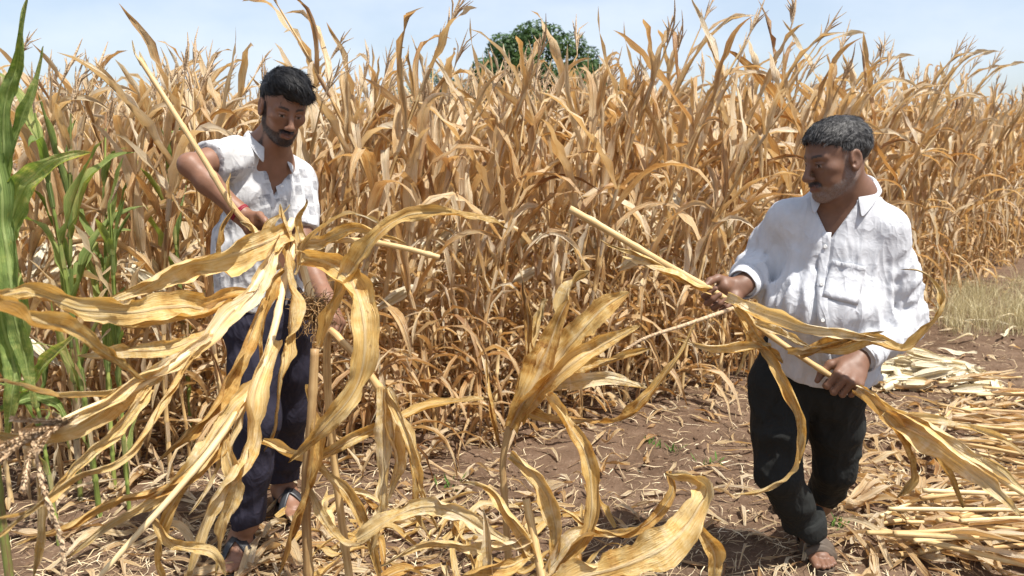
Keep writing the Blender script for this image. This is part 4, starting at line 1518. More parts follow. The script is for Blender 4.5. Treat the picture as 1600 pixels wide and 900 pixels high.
for _k, _g in GRIP.items():
    _d = _g - np.array((0, 0, CAM_H))
    _w = _d[1] * _cp - _d[2] * _sp
    print('grip', _k, round(800 + F_PX * _d[0] / _w), round(450 - F_PX * (_d[1] * _sp + _d[2] * _cp) / _w), round(float(_g[1]), 3))
# ---------------------------------------------------------------- maize held by the men and standing in the foreground
CAM0 = np.array((0, 0, CAM_H))
class Plant:
    """one plant: an Empty at its base, every blade and stalk a part"""
    def __init__(s, name, label, cat, base, group=None):
        s.root = thing(name, label, cat, base, group)
        s.base = np.array(base, float)
        s.rng = np.random.default_rng(abs(hash(label)) % 1 + len(label) * 13)
    def part(s, nm, g, mat):
        o = link(nm, g.mesh(nm, M[mat] if isinstance(mat, str) else mat), s.root)
        o.location = [-float(c) for c in s.base]
        return o
    def blade(s, pts, width, roll=(0,), tone=.6, mat='gold', fold=.35, ripple=.007, curl=.25, across=9, peak=.32, base=.55, wob=.012):
        p = spline(np.array([P(*q) for q in pts]), 60)
        n = len(p)
        r = s.rng
        L = np.linalg.norm(np.diff(p, axis=0), axis=1).sum()
        u = np.linspace(0, 1, n)
        ph = r.random(6) * 6.28
        wv = np.stack([np.sin(u * L * (9 + 4 * k) + ph[k]) * wob * .6 + np.sin(u * L * (23 + 5 * k) + ph[k + 3]) * wob * .25 for k in range(3)], 1)
        p = p + wv * np.sin(np.clip(u * 3, 0, 1) * PI / 2)[:, None]
        t = tangents(p)
        view = CAM0 - p
        view /= np.linalg.norm(view, axis=1)[:, None]
        W = np.cross(t, view)
        ln = np.linalg.norm(W, axis=1)
        W /= np.maximum(ln, .15)[:, None]
        W /= np.linalg.norm(W, axis=1)[:, None]
        for i in range(1, n):
            if W[i] @ W[i - 1] < 0:
                W[i] = -W[i]
        Nn = np.cross(W, t)
        a = np.radians(np.interp(u, np.linspace(0, 1, len(roll)), roll)) + .25 * np.sin(u * 7 + ph[1])
        W2 = W * np.cos(a)[:, None] + Nn * np.sin(a)[:, None]
        W2 = np.stack([np.convolve(np.pad(W2[:, k], 2, 'edge'), np.ones(5) / 5, 'valid') for k in range(3)], 1)
        W2 -= t * np.sum(W2 * t, 1)[:, None]
        W2 /= np.linalg.norm(W2, axis=1)[:, None]
        N2 = np.cross(W2, t)
        fo = fold + .35 * np.sin(u * L * 6 + ph[4])
        pr = leaf_profile(u, base, peak) * (1 + .10 * np.sin(u * L * 31 + ph[5]) + .06 * np.sin(u * L * 71 + ph[2]))
        g = Geo()
        ribbon(g, p, W2, N2, width * .93, across, fo, ripple, curl, r, np.repeat(np.clip(tone + (.75 * u ** 3 if mat == 'green' else .12 * np.sin(u * 5 + ph[0])), 0, 1), across), prof=pr, crumple=.0062 * min(1, width / .06))
        return s.part('leaf', g, mat)
    def stem(s, pts, r0, r1, mat='stalk_pale', nodes=.16, nm='stalk', world=False):
        q = np.array(pts if world else [P(*c) if isinstance(c, tuple) else c for c in pts])
        p = spline(q, 60)
        L = np.linalg.norm(np.diff(p, axis=0), axis=1).sum()
        u = np.linspace(0, L, 60)
        rad = np.linspace(r0, r1, 60)
        k = np.maximum(0, 1 - np.abs((u % nodes) - nodes * .5) / .012)
        g = Geo()
        tube(g, p, rad * (1 + .28 * k), 10, True, tone=s.rng.random())
        return s.part(nm, g, mat)
    def spike(s, pts, thick, nbranch=10):
        """a heavy tassel: axis and branches set with small pointed florets"""
        rng = s.rng
        g = Geo()
        def axis_(p, th):
            tube(g, p, np.linspace(th * .55, th * .3, len(p)), 5, False, tone=rng.random())
            t = tangents(p)
            for i in range(len(p)):
                for _ in range(4):
                    o = rng.normal(0, 1, 3)
                    o = unit(o - t[i] * (o @ t[i]))
                    c = p[i] + t[i] * rng.uniform(-.004, .004)
                    d = unit(t[i] * 1.0 + o * .55)
                    sd = np.cross(d, o)
                    l = rng.uniform(.009, .014)
                    w = .0030
                    g.add(np.array((c, c + d * l * .5 + sd * w + o * .001, c + d * l, c + d * l * .5 - sd * w + o * .001)), [(0, 1, 2, 3)], u=.5, v=rng.random(), tone=rng.random())
        main = spline(np.array([P(*c) for c in pts]), 70)
        axis_(main, thick)
        ov = unit(main[-1] - main[0])
        for k in range(nbranch):
            i = rng.integers(2, 30)
            o = unit(rng.normal(0, 1, 3))
            l = np.linalg.norm(main[-1] - main[0]) * rng.uniform(.35, .6)
            b0 = main[i]
            axis_(spline(np.array((b0, b0 + (ov + o * .25) * l * .5, b0 + (ov + o * .4 - np.array((0, 0, .12))) * l)), 34), thick * .62)
        return s.part('tassel', g, 'tassel')

# ---- stalk in the younger man's right hand
h1 = Plant('maize_stalk', 'bare pale maize stalk slanting up over the younger man\'s bent arm', 'maize stalk', P(395, 372, 2.345))
h1.stem([(218, 92, 2.40), (262, 160, 2.375), (318, 248, 2.35), (365, 325, 2.355), GRIP['young'], (436, 420, 2.36)], .0068, .0098, 'stalk')
h1.blade([(226, 104, 2.40), (214, 84, 2.41), (209, 66, 2.42)], .020, (20,), .95, 'gold', .8)
h1.blade([(236, 118, 2.40), (230, 96, 2.40), (222, 78, 2.41)], .014, (50,), .9, 'gold', .8)
h1.blade([(366, 326, 2.325), (348, 352, 2.31), (340, 392, 2.30), (334, 430, 2.30)], .032, (10, 60), .30, 'gold', .6)
h1.blade([(362, 322, 2.325), (352, 296, 2.33), (355, 272, 2.34)], .014, (40,), .55, 'gold', .9)

# ---- plant gripped by the younger man that sweeps to the lower left
h2 = Plant('maize_plant', 'uprooted dry maize plant held by the younger man, sweeping to the lower left corner', 'maize plant', P(440, 372, 2.30))
h2.stem([(458, 345, 2.34), (425, 402, 2.22), (385, 462, 2.06), (318, 532, 1.86), (220, 602, 1.62), (110, 652, 1.42), (40, 700, 1.31)], .0125, .006)
h2.blade([(440, 372, 2.26), (378, 474, 2.03), (290, 556, 1.77), (160, 625, 1.50), (30, 690, 1.28), (-40, 730, 1.20)], .062, (30, -20, 40, 10), .92, 'gold', .5, base=.8)
h2.blade([(455, 360, 2.29), (385, 390, 2.17), (295, 420, 2.04), (205, 454, 1.94), (150, 476, 1.88)], .115, (10, 25, 0), .78, 'gold', .30, peak=.45)
h2.blade([(400, 455, 2.10), (300, 482, 1.90), (180, 484, 1.70), (60, 468, 1.48), (-60, 450, 1.30)], .085, (-35, -20, -30), .55, 'gold', .5, base=.5)
h2.blade([(372, 470, 2.04), (300, 492, 1.92), (220, 500, 1.80), (150, 492, 1.70)], .060, (-20, 10), .80, 'gold', .5)
h2.blade([(-50, 462, 1.12), (50, 498, 1.24), (150, 545, 1.36), (236, 590, 1.48)], .050, (25, 30, 50), .45, 'gold', .7, base=.9)
h2.blade([(330, 524, 1.86), (220, 596, 1.66), (110, 615, 1.50), (10, 604, 1.36), (-30, 596, 1.3)], .034, (10, -30), .98, 'gold', .6)
h2.blade([(250, 588, 1.68), (160, 642, 1.50), (60, 684, 1.32), (-40, 680, 1.20)], .060, (-10, 30), .85, 'gold', .5)
h2.blade([(302, 555, 1.78), (205, 690, 1.50), (95, 770, 1.30), (-20, 850, 1.14)], .034, (10, 30), .60, 'gold', .8, base=.8)
h2.blade([(412, 468, 2.12), (372, 562, 2.02), (322, 650, 1.93), (250, 724, 1.88)], .068, (20, 50, 10), .22, 'gold', .6)
h2.blade([(330, 520, 1.88), (260, 545, 1.80), (170, 560, 1.70), (120, 552, 1.64)], .055, (-40, 0), .70, 'gold', .4)
h2.blade([(230, 606, 1.62), (150, 700, 1.44), (60, 776, 1.30), (0, 810, 1.22)], .040, (30, 60), .40, 'gold', .7)
h2.spike([(120, 650, 1.42), (40, 690, 1.26), (-40, 728, 1.14)], .008, 8)
h2.spike([(52, 690, 1.26), (70, 770, 1.26), (96, 850, 1.28), (100, 930, 1.29)], .006, 0)
h2.blade([(60, 740, 1.35), (58, 820, 1.36), (44, 910, 1.38)], .030, (20,), .95, 'gold', .6)

# ---- second plant of the bundle, hanging in front of his legs, roots at his left hand
h3 = Plant('maize_plant', 'yellow drooping maize plant hanging in front of the younger man\'s navy trousers', 'maize plant', P(452, 360, 2.33))
h3.stem([(462, 380, 2.30), (444, 440, 2.22), (429, 512, 2.10), (402, 592, 1.98), (352, 672, 1.87), (280, 762, 1.77), (190, 862, 1.69), (130, 930, 1.64)], .0115, .006)
h3.blade([(428, 530, 2.07), (404, 610, 1.95), (384, 692, 1.88), (336, 776, 1.83), (290, 905, 1.79)], .085, (20, 45, -10), .70, 'gold', .5)
h3.blade([(402, 594, 1.97), (330, 692, 1.85), (222, 786, 1.74), (90, 880, 1.66)], .066, (-20, 30, 0), .62, 'gold', .55)
h3.blade([(362, 655, 1.90), (300, 736, 1.81), (150, 800, 1.71), (20, 852, 1.60)], .048, (20, 60), .28, 'gold', .6)
h3.blade([(446, 392, 2.23), (456, 480, 2.16), (448, 570, 2.11), (428, 664, 2.08), (410, 700, 2.07)], .055, (30, 80, 10, 70), .50, 'gold', .8, ripple=.012)
h3.blade([(424, 548, 2.04), (372, 648, 1.92), (330, 742, 1.85), (296, 804, 1.80)], .030, (10, 40), 1.0, 'gold', .7)
h3.blade([(352, 690, 1.86), (372, 760, 1.85), (350, 826, 1.84), (330, 900, 1.84)], .052, (10, -40), .72, 'gold', .5)
h3.blade([(300, 740, 1.80), (262, 810, 1.78), (250, 870, 1.78), (262, 930, 1.79)], .046, (0, 50), .55, 'gold', .5)
h3.blade([(240, 812, 1.73), (280, 846, 1.74), (330, 868, 1.76), (352, 905, 1.78)], .042, (-20, 30), .82, 'gold', .4)
h3.blade([(430, 398, 2.30), (426, 350, 2.31), (456, 318, 2.32)], .060, (0, 35), .80, 'gold', .6, ripple=.012)
h3.blade([(478, 408, 2.29), (462, 352, 2.30), (476, 322, 2.31), (478, 312, 2.31)], .055, (20, -30), .9, 'gold', .7, ripple=.012)
h3.blade([(408, 390, 2.30), (392, 356, 2.30), (372, 342, 2.31)], .056, (-10, 30), .75, 'gold', .5)
h3.blade([(450, 398, 2.27), (448, 352, 2.28), (440, 322, 2.29)], .045, (30,), .55, 'gold', .8)
h3.blade([(470, 382, 2.29), (545, 358, 2.24), (612, 374, 2.19), (640, 384, 2.17)], .066, (-20, 10), .72, 'gold', .5)
h3.blade([(442, 420, 2.22), (420, 452, 2.18), (400, 520, 2.14), (404, 585, 2.12)], .050, (40, 0, 60), .40, 'gold', .7, ripple=.012)
h3.blade([(462, 430, 2.23), (482, 380, 2.24), (540, 340, 2.26), (600, 352, 2.27)], .030, (20, 50), .9, 'gold', .7)
g = Geo()
rr = np.random.default_rng(4)
rc = P(492, 490, 2.30)
for k in range(260):
    d = unit(rr.normal(0, 1, 3))
    p = [rc + np.array((rr.normal(0, .012), rr.normal(0, .012), rr.normal(.01, .012)))]
    for j in range(5):
        d = unit(d + rr.normal(0, .55, 3) + np.array((0, 0, -.1)))
        p.append(p[-1] + d * .0175)
    tube(g, np.array(p), np.linspace(.0020, .0009, 6), 4, False, tone=rr.random())
h3.part('roots', g, 'stalk_brown')
h3.stem([(470, 376, 2.29), (560, 376, 2.25), (624, 386, 2.21), (686, 402, 2.17)], .0085, .0075, nm='side_stalk')
h3.stem([(458, 366, 2.31), (474, 420, 2.31), (491, 486, 2.30)], .011, .012, 'stalk_pale', nm='root_stalk')

# ---- upright brown stalk right of him in the foreground, with the big curled leaf
def under(x, y, Y, ybase=None):
    q = P(x, y, Y)
    return np.array((q[0], q[1], float(gz(q[0], q[1]))))
b = under(480, 800, 1.86)
f1 = Plant('maize_plant', 'broken brown maize stalk upright in the foreground with one big curled leaf', 'maize plant', b)
f1.stem([b, P(478, 800, 1.86), P(486, 660, 1.85), P(490, 590, 1.86), P(492, 545, 1.87)], .0135, .0105, 'stalk_brown', world=True)
f1.blade([(474, 402, 2.02), (520, 410, 1.93), (556, 462, 1.84), (566, 540, 1.79), (542, 622, 1.77), (492, 692, 1.79), (452, 726, 1.81)], .088, (-10, 35, -25, 10), .60, 'gold', .30, ripple=.011, base=.7)
f1.blade([(498, 540, 1.88), (540, 436, 1.88), (596, 368, 1.87), (676, 330, 1.87), (745, 336, 1.87), (790, 360, 1.89)], .058, (20, 55, 20, 40), .45, 'gold', .5, ripple=.009)
f1.blade([(410, 690, 1.93), (470, 714, 1.89), (556, 688, 1.91), (640, 645, 1.96), (720, 622, 2.02), (774, 634, 2.06)], .054, (30, 0, 40, 20), .50, 'gold', .45)
f1.blade([(482, 600, 1.86), (482, 740, 1.84), (455, 840, 1.83), (430, 930, 1.82)], .048, (20, 60, 20), .30, 'gold', .6)
f1.blade([(480, 760, 1.85), (520, 830, 1.84), (560, 850, 1.83), (600, 830, 1.84)], .034, (0, 30), .70, 'gold', .5)
f1.blade([(484, 720, 1.86), (540, 780, 1.90), (580, 840, 1.92), (600, 920, 1.92)], .05, (30, 0), .38, 'gold', .5)

b = under(560, 860, 2.0)
f2 = Plant('maize_plant', 'snapped grey maize stalk with pale leaves hanging straight down, left of the bare soil', 'maize plant', b)
f2.stem([b, P(520, 700, 2.0), P(512, 530, 1.98), P(536, 536, 1.95), P(575, 582, 1.93), P(606, 626, 1.92)], .0115, .0095, 'stalk', world=True)
f2.blade([(596, 604, 1.91), (600, 690, 1.88), (594, 770, 1.87), (580, 870, 1.86)], .058, (10, -30, 30), .88, 'gold', .5)
f2.blade([(604, 612, 1.91), (636, 690, 1.87), (660, 760, 1.86), (688, 836, 1.86)], .050, (-20, 20, 0), .92, 'gold', .6)
f2.blade([(600, 608, 1.92), (616, 668, 1.90), (626, 720, 1.89), (600, 800, 1.87)], .062, (40, 10), .75, 'gold', .5)
f2.blade([(610, 620, 1.92), (650, 720, 1.90), (652, 800, 1.89), (670, 850, 1.88)], .040, (60, 10), .45, 'gold', .6)
f2.blade([(584, 590, 1.94), (600, 640, 1.96), (640, 700, 2.0), (650, 760, 2.02)], .036, (20, 60), .65, 'gold', .6)

# ---- the fan of broad leaves in the middle
b = under(805, 760, 2.0)
f3 = Plant('maize_plant', 'short maize plant fanning broad golden leaves upward in the middle foreground', 'maize plant', b)
f3.stem([b, P(790, 800, 2.0), P(786, 720, 2.0), P(800, 650, 2.0)], .011, .009, 'stalk_brown', world=True)
f3.blade([(800, 672, 2.00), (814, 590, 2.02), (822, 515, 2.05), (820, 436, 2.08)], .060, (20, -20, 50), .22, 'gold', .5)
f3.blade([(798, 668, 1.98), (830, 596, 1.97), (860, 524, 1.98), (890, 474, 2.00)], .105, (10, 0, 30), .30, 'gold', .30, peak=.5)
f3.blade([(806, 655, 1.99), (856, 576, 1.98), (918, 502, 1.99), (988, 456, 2.02)], .098, (-15, 5, 20), .36, 'gold', .30, peak=.55)
f3.blade([(820, 645, 1.97), (884, 576, 1.95), (950, 532, 1.96), (1004, 512, 1.98)], .090, (20, 0), .42, 'gold', .35, peak=.45)
f3.blade([(860, 604, 1.98), (936, 588, 1.96), (1006, 606, 1.97)], .056, (0, 20), .78, 'gold', .4)
f3.blade([(838, 622, 2.00), (926, 566, 2.00), (1020, 546, 2.02)], .052, (30, 10), .40, 'gold', .5)
f3.blade([(872, 500, 2.06), (886, 446, 2.08), (918, 424, 2.10)], .060, (30, 60), .97, 'gold', .5, ripple=.012)
f3.blade([(812, 640, 2.02), (880, 660, 2.03), (950, 662, 2.05), (1010, 612, 2.04), (1058, 552, 2.05), (1088, 506, 2.08)], .052, (20, 60, 40, 20), .30, 'gold', .5)
f3.blade([(810, 660, 2.0), (838, 540, 2.04), (860, 470, 2.06), (850, 500, 2.05)], .05, (20, 70), .85, 'gold', .6)
f3.blade([(782, 700, 2.02), (770, 620, 2.05), (758, 560, 2.1)], .03, (20,), .25, 'gold', .8)

# ---- the low tangle along the bottom edge
b = under(850, 980, 1.78)
f4 = Plant('maize_plant', 'low bent maize plant with looping golden leaves at the bottom edge centre', 'maize plant', b)
f4.stem([b, P(848, 930, 1.78), P(838, 860, 1.80), P(822, 780, 1.84)], .013, .010, 'stalk_pale', world=True)
f4.blade([(796, 712, 1.86), (836, 744, 1.83), (862, 806, 1.80), (866, 930, 1.78)], .064, (10, -20, 20), .42, 'gold', .5)
f4.blade([(850, 618, 1.92), (888, 668, 1.88), (926, 742, 1.84), (926, 812, 1.82), (886, 872, 1.80), (820, 912, 1.78)], .058, (40, 0, 40, 10), .55, 'gold', .5)
f4.blade([(850, 930, 1.66), (960, 886, 1.66), (1052, 838, 1.69), (1098, 784, 1.73), (1086, 748, 1.77), (1036, 736, 1.80)], .105, (20, -10, 20, 60), .50, 'gold', .25, peak=.5, base=.7)
f4.blade([(1092, 826, 1.70), (1116, 866, 1.69), (1122, 940, 1.68)], .056, (20, -10), .62, 'gold', .4)
f4.blade([(1044, 736, 1.86), (1052, 772, 1.84), (1018, 816, 1.82), (940, 828, 1.82), (866, 792, 1.83)], .036, (0, 40), .45, 'gold', .5)
f4.blade([(556, 842, 1.80), (640, 800, 1.80), (724, 808, 1.80), (836, 872, 1.79)], .058, (20, 0, 30), .72, 'gold', .4)
f4.blade([(830, 840, 1.80), (740, 860, 1.78), (660, 850, 1.78), (600, 880, 1.78)], .046, (10, 40), .80, 'gold', .5)
f4.blade([(770, 930, 1.74), (766, 850, 1.75), (758, 800, 1.77)], .044, (0, 30), .95, 'gold', .5)
f4.blade([(838, 880, 1.79), (800, 800, 1.82), (770, 760, 1.86), (720, 760, 1.9)], .05, (30, 0), .60, 'gold', .5)
f4.blade([(846, 900, 1.78), (900, 840, 1.80), (960, 840, 1.84), (1010, 820, 1.88)], .05, (0, 30), .78, 'gold', .4)
f4.blade([(836, 860, 1.80), (800, 880, 1.76), (740, 890, 1.74), (690, 930, 1.73)], .05, (0, 50), .5, 'gold', .4)

# ---- plant the older man pulls
r1 = Plant('maize_plant', 'long dry maize plant held across by the older man in both hands', 'maize plant', P(1305, 590, 2.19))
r1.stem([(890, 326, 2.36), (960, 366, 2.36), (1040, 413, 2.365), GRIP['old_r'], (1182, 508, 2.31), (1250, 556, 2.255), GRIP['old_l'], (1380, 640, 2.13), (1450, 682, 2.01), (1560, 748, 1.90), (1640, 796, 1.82)], .0108, .0065)
r1.blade([(1112, 452, 2.34), (1045, 424, 2.35), (972, 398, 2.36)], .050, (20, 50), .85, 'gold', .8, base=.9)
r1.blade([(1090, 446, 2.34), (1010, 410, 2.35), (935, 370, 2.36)], .030, (40, 20), .75, 'gold', .8, base=.9)
r1.blade([(1136, 466, 2.30), (1200, 494, 2.22), (1292, 520, 2.15), (1384, 530, 2.10)], .072, (25, 0, -20), .93, 'gold', .4)
r1.blade([(1204, 540, 2.23), (1140, 544, 2.22), (1082, 534, 2.22), (1050, 530, 2.22)], .054, (10, -20), .62, 'gold', .45)
r1.blade([(1230, 548, 2.22), (1300, 545, 2.15), (1366, 528, 2.11), (1424, 544, 2.08), (1462, 500, 2.07), (1466, 450, 2.07), (1440, 422, 2.08), (1404, 420, 2.10)], .044, (10, -30, 20, 50, 20), .50, 'gold', .5)
r1.blade([(1250, 556, 2.20), (1310, 536, 2.14), (1350, 524, 2.12), (1386, 514, 2.10)], .050, (20, -10), .30, 'gold', .6)
r1.blade([(1186, 540, 2.23), (1224, 588, 2.20), (1250, 660, 2.18), (1242, 722, 2.18), (1205, 756, 2.19), (1148, 770, 2.21)], .052, (20, 0, 40, 60), .48, 'gold', .4)
r1.blade([(1338, 612, 2.17), (1386, 644, 2.08), (1470, 702, 1.96), (1546, 760, 1.89), (1596, 806, 1.84)], .098, (20, -10, 10), .82, 'gold', .45, peak=.5)
r1.blade([(1340, 606, 2.17), (1420, 652, 2.05), (1520, 712, 1.93), (1620, 776, 1.84)], .070, (-25, 20), .95, 'gold', .6)
r1.blade([(1378, 648, 2.06), (1414, 690, 2.02), (1428, 736, 2.00), (1402, 776, 2.00)], .056, (30, 60), .28, 'gold', .5)
r1.blade([(1400, 650, 2.04), (1490, 660, 1.97), (1560, 690, 1.92), (1640, 730, 1.86)], .030, (20, 50), .88, 'gold', .6)
r1.blade([(1150, 480, 2.29), (1180, 524, 2.25), (1222, 566, 2.22)], .060, (-20, 30), .55, 'gold', .6, ripple=.012)
r1.blade([(1160, 490, 2.30), (1172, 540, 2.27), (1150, 590, 2.26)], .034, (30, 60), .40, 'gold', .7)
r1.blade([(1175, 505, 2.28), (1225, 520, 2.22), (1276, 552, 2.18)], .044, (40, 0), .98, 'gold', .7)
r1.blade([(1440, 690, 2.0), (1480, 740, 1.96), (1500, 790, 1.95)], .045, (0, 60), .40, 'gold', .5)
r1.spike([(1146, 482, 2.30), (1070, 508, 2.27), (1005, 530, 2.26), (956, 562, 2.26)], .013, 0)

# ---- green maize at the left edge
b = under(-6, 700, 2.0)
g1 = Plant('maize_plant', 'tall green maize plant cut off by the left edge of the picture', 'maize plant', b)
g1.stem([b, P(-8, 700, 2.0), P(-4, 400, 2.0), P(2, 120, 2.0)], .013, .006, 'stalk_green', world=True)
g1.blade([(-4, 360, 2.0), (6, 210, 1.98), (28, 90, 1.97), (48, -4, 1.97)], .058, (10, -20), .20, 'green', .5, base=.8)
g1.blade([(0, 300, 2.0), (30, 180, 2.0), (52, 120, 2.02), (64, 76, 2.03)], .040, (20, 40), .32, 'green', .6)
g1.blade([(0, 400, 2.0), (26, 320, 1.98), (70, 262, 1.97), (138, 240, 1.97)], .076, (-20, 10, 30), .30, 'green', .35, peak=.5)
g1.blade([(-6, 240, 1.96), (14, 380, 1.92), (26, 520, 1.90), (50, 640, 1.90)], .085, (10, -15, 20), .12, 'green', .4)
g1.blade([(-10, 420, 1.94), (6, 520, 1.92), (20, 600, 1.90), (10, 690, 1.90)], .075, (20, 0), .24, 'green', .4)
g1.blade([(-8, 540, 2.0), (40, 600, 2.0), (76, 560, 2.0), (120, 520, 2.02)], .060, (10, 30), .55, 'green', .5)
g1.blade([(0, 640, 2.0), (40, 620, 2.02), (90, 640, 2.05), (110, 700, 2.06)], .05, (10, 50), .18, 'green', .5)
GL = ['half-green maize plant with yellowing leaves and a tall tassel at the far left', 'green-leaved maize plant right of the tall green one at the left edge', 'maize plant with two upright green leaves left of the younger man\'s elbow', 'low green maize plant behind the sweeping leaves at the left', 'slim green maize plant with upright leaves under a pale tassel', 'short yellow-green maize plant between the tall green one and the straw-coloured rows']
for k, (px, py, Yd, sc, sd) in enumerate(((112, 640, 3.15, .90, 501), (168, 640, 3.25, .86, 502), (292, 560, 3.75, .86, 503), (70, 640, 2.75, .62, 504), (140, 640, 2.95, .88, 505), (188, 640, 3.0, .70, 506))):
    q = under(px, py, Yd)
    o = thing('maize_plant', GL[k], 'maize plant', q, 'partly green maize plants at the left')
    o.scale = (sc,) * 3
    o.rotation_euler = (0, .02, k * 1.1)
    for nm, g, mk in make_proto(sd, 1.78, (.10, 0), True):
        link(nm, g.mesh('green_maize_' + nm, M['dry'] if nm == 'leaf' and RNG.random() < .3 else M[mk]), o)
# ---------------------------------------------------------------- what lies on the ground
R8 = np.random.default_rng(88)
def behind_edge(x, y):
    return y - np.interp(x, EDGE[:, 0], EDGE[:, 1])
def flat_strip(geo, c, ang, L, w, rng, tone, z0, arch=.0, n=4):
    d = np.array((math.cos(ang), math.sin(ang), 0))
    sd = np.array((-d[1], d[0], 0))
    t = np.linspace(-.5, .5, n)
    bend = rng.normal(0, .12) * L
    p = c + d * (t * L)[:, None] + sd * (bend * (t * t * 4 - .5))[:, None]
    p[:, 2] = gz(p[:, 0], p[:, 1]) + z0 + arch * (1 - 4 * t * t) + rng.uniform(0, .012, n)
    tw = rng.uniform(-.9, .9, n)
    up = np.array((0, 0, 1.0))
    wv = (sd * np.cos(tw)[:, None] + up * np.sin(tw)[:, None]) * w * .5 * np.array((.5, 1, 1, .3)[:n] if n == 4 else np.linspace(1, .3, n))[:, None]
    geo.add(np.stack((p - wv, p + wv), 1).reshape(-1, 3), grid_faces(n, 2), u=np.tile((.2, .8), n), v=np.repeat(t * L, 2), tone=tone)
# fine straw and stubble: denser under the plants, by the left man's feet and round the heaps
def dens(x, y):
    d = .30 + .45 * np.clip(behind_edge(x, y) + .5, 0, 1)
    d += .75 * np.exp(-(((x + .95) / .75) ** 2 + ((y - 2.75) / .55) ** 2))
    d += .60 * np.exp(-(((x - 2.1) / .8) ** 2 + ((y - 3.4) / 1.1) ** 2))
    d += .35 * np.exp(-(((x - .0) / .8) ** 2 + ((y - 2.5) / .4) ** 2))
    return d * (.5 + .9 * (fbm(np.stack((x * 2.2, y * 2.2, x * 0), -1), 2) * .5 + .5))
def scatter(n, mul=1., add=0.):
    y = 2.1 + 6.5 * R8.random(n * 6) ** 1.6
    x = R8.uniform(-.68, .68, n * 6) * y
    ok = R8.random(n * 6) < dens(x, y) * mul + add
    return list(zip(x[ok].tolist(), y[ok].tolist()))[:n]
g = Geo()
for x, y in scatter(19000):
    flat_strip(g, np.array((x, y, 0.)), R8.uniform(0, PI), R8.uniform(.02, .14), R8.uniform(.0012, .0042), R8, R8.random(), .004, R8.uniform(0, .012), 4)
setting('straw', g.mesh('straw', M['straw']), 'stuff', 'fine dry straw and stubble scattered over the soil', 'straw')
# clods
g = Geo()
ico = np.array([(0, 0, 1), (.894, 0, .447), (.276, .851, .447), (-.724, .526, .447), (-.724, -.526, .447), (.276, -.851, .447), (.724, .526, -.447), (-.276, .851, -.447), (-.894, 0, -.447), (-.276, -.851, -.447), (.724, -.526, -.447), (0, 0, -1)])
icf = np.array([(0, 1, 2), (0, 2, 3), (0, 3, 4), (0, 4, 5), (0, 5, 1), (1, 6, 2), (2, 7, 3), (3, 8, 4), (4, 9, 5), (5, 10, 1), (6, 7, 2), (7, 8, 3), (8, 9, 4), (9, 10, 5), (10, 6, 1), (11, 7, 6), (11, 8, 7), (11, 9, 8), (11, 10, 9), (11, 6, 10)])
for _ in range(6500):
    y = 2.1 + 7 * R8.random() ** 1.5
    x = R8.uniform(-.68, .68) * y
    r = .003 + .016 * R8.random() ** 4
    v = ico * r * R8.uniform(.7, 1.3, (12, 1)) * np.array((1, 1, .7)) + np.array((x, y, float(gz(x, y)) + r * .3))
    g.add(v, icf, tone=R8.random())
setting('soil_clods', g.mesh('soil_clods', M['clod'], False), 'stuff', 'small loose clods of brown soil', 'soil')

# broken leaf pieces too small and many to count
g = Geo()
for x, y in scatter(2200, 1.1, -.1):
    flat_strip(g, np.array((x, y, 0.)), R8.uniform(0, PI), R8.uniform(.06, .22), R8.uniform(.008, .024), R8, R8.random(), .006, R8.uniform(0, .03), 4)
# fallen leaves and bent stalks that fill the foot of the rows
n = 0
while n < 5200:
    y = R8.uniform(3.4, 13)
    x = R8.uniform(-.66, .66) * y
    e = behind_edge(x, y)
    if e < -.22 - (.4 if x < -.35 else 0) or e > 2.2 or (y > 7 and R8.random() < .4):
        continue
    p0 = np.array((x, y, float(gz(x, y)) + R8.uniform(.0, .8) ** 1.3))
    az = R8.uniform(0, 2 * PI)
    grow_leaf(g, p0, az, R8.uniform(-.6, 1.1), R8.uniform(.2, .5), R8.uniform(.014, .05), R8.uniform(1.5, 4), 7, 3, R8, .3, R8.normal(0, 1.5), float(np.clip(R8.normal(.44, .25), 0, 1)), .6)
    n += 1
v = np.concatenate(g.v)
zz = gz(v[:, 0], v[:, 1]) + .003
v[:, 2] = np.maximum(v[:, 2], zz + np.abs(v[:, 2] - zz) * .05)
g.v = [v]
setting('leaf_litter', g.mesh('leaf_litter', M['dry']), 'stuff', 'dead maize leaves tangled round the feet of the rows', 'leaf litter')

# single fallen leaves one can pick out
LEAFS = []
def lay_leaf(name, label, grp, x, y, ang, L, w, tone, lift=.02, mat='dry', wave=.5):
    n = 14
    t = np.linspace(-.5, .5, n)
    d = np.array((math.cos(ang), math.sin(ang), 0))
    sd = np.array((-d[1], d[0], 0))
    bend = R8.normal(0, .22) * L
    p = d * (t * L)[:, None] + sd * (bend * (t * t * 4 - .3))[:, None]
    a1, a2 = R8.random(2) * 6.28
    z = lift * (.6 + .5 * np.sin(t * 7 + a1)) + .012
    wp = p + np.array((x, y, 0))
    p[:, 2] = gz(wp[:, 0], wp[:, 1]) - float(gz(x, y)) + z
    T = tangents(p)
    W = np.cross(T, (0, 0, 1.0))
    W /= np.linalg.norm(W, axis=1)[:, None]
    N_ = np.cross(W, T)
    a = wave * np.sin(t * 9 + a2) + R8.normal(0, .4)
    W2 = W * np.cos(a)[:, None] + N_ * np.sin(a)[:, None]
    g = Geo()
    ribbon(g, p, W2, np.cross(W2, T), w, 5, R8.uniform(.1, .7), .006, .2, R8, tone)
    o = thing(name, label, 'leaf', (x, y, float(gz(x, y))), grp, g.mesh(name, M[mat]))
    return o
spots = []
for _ in range(44):
    spots.append((R8.uniform(470, 960), R8.uniform(770, 892), 'golden fallen maize leaf in the low tangle at the bottom centre', 'fallen leaves bottom centre', 'gold'))
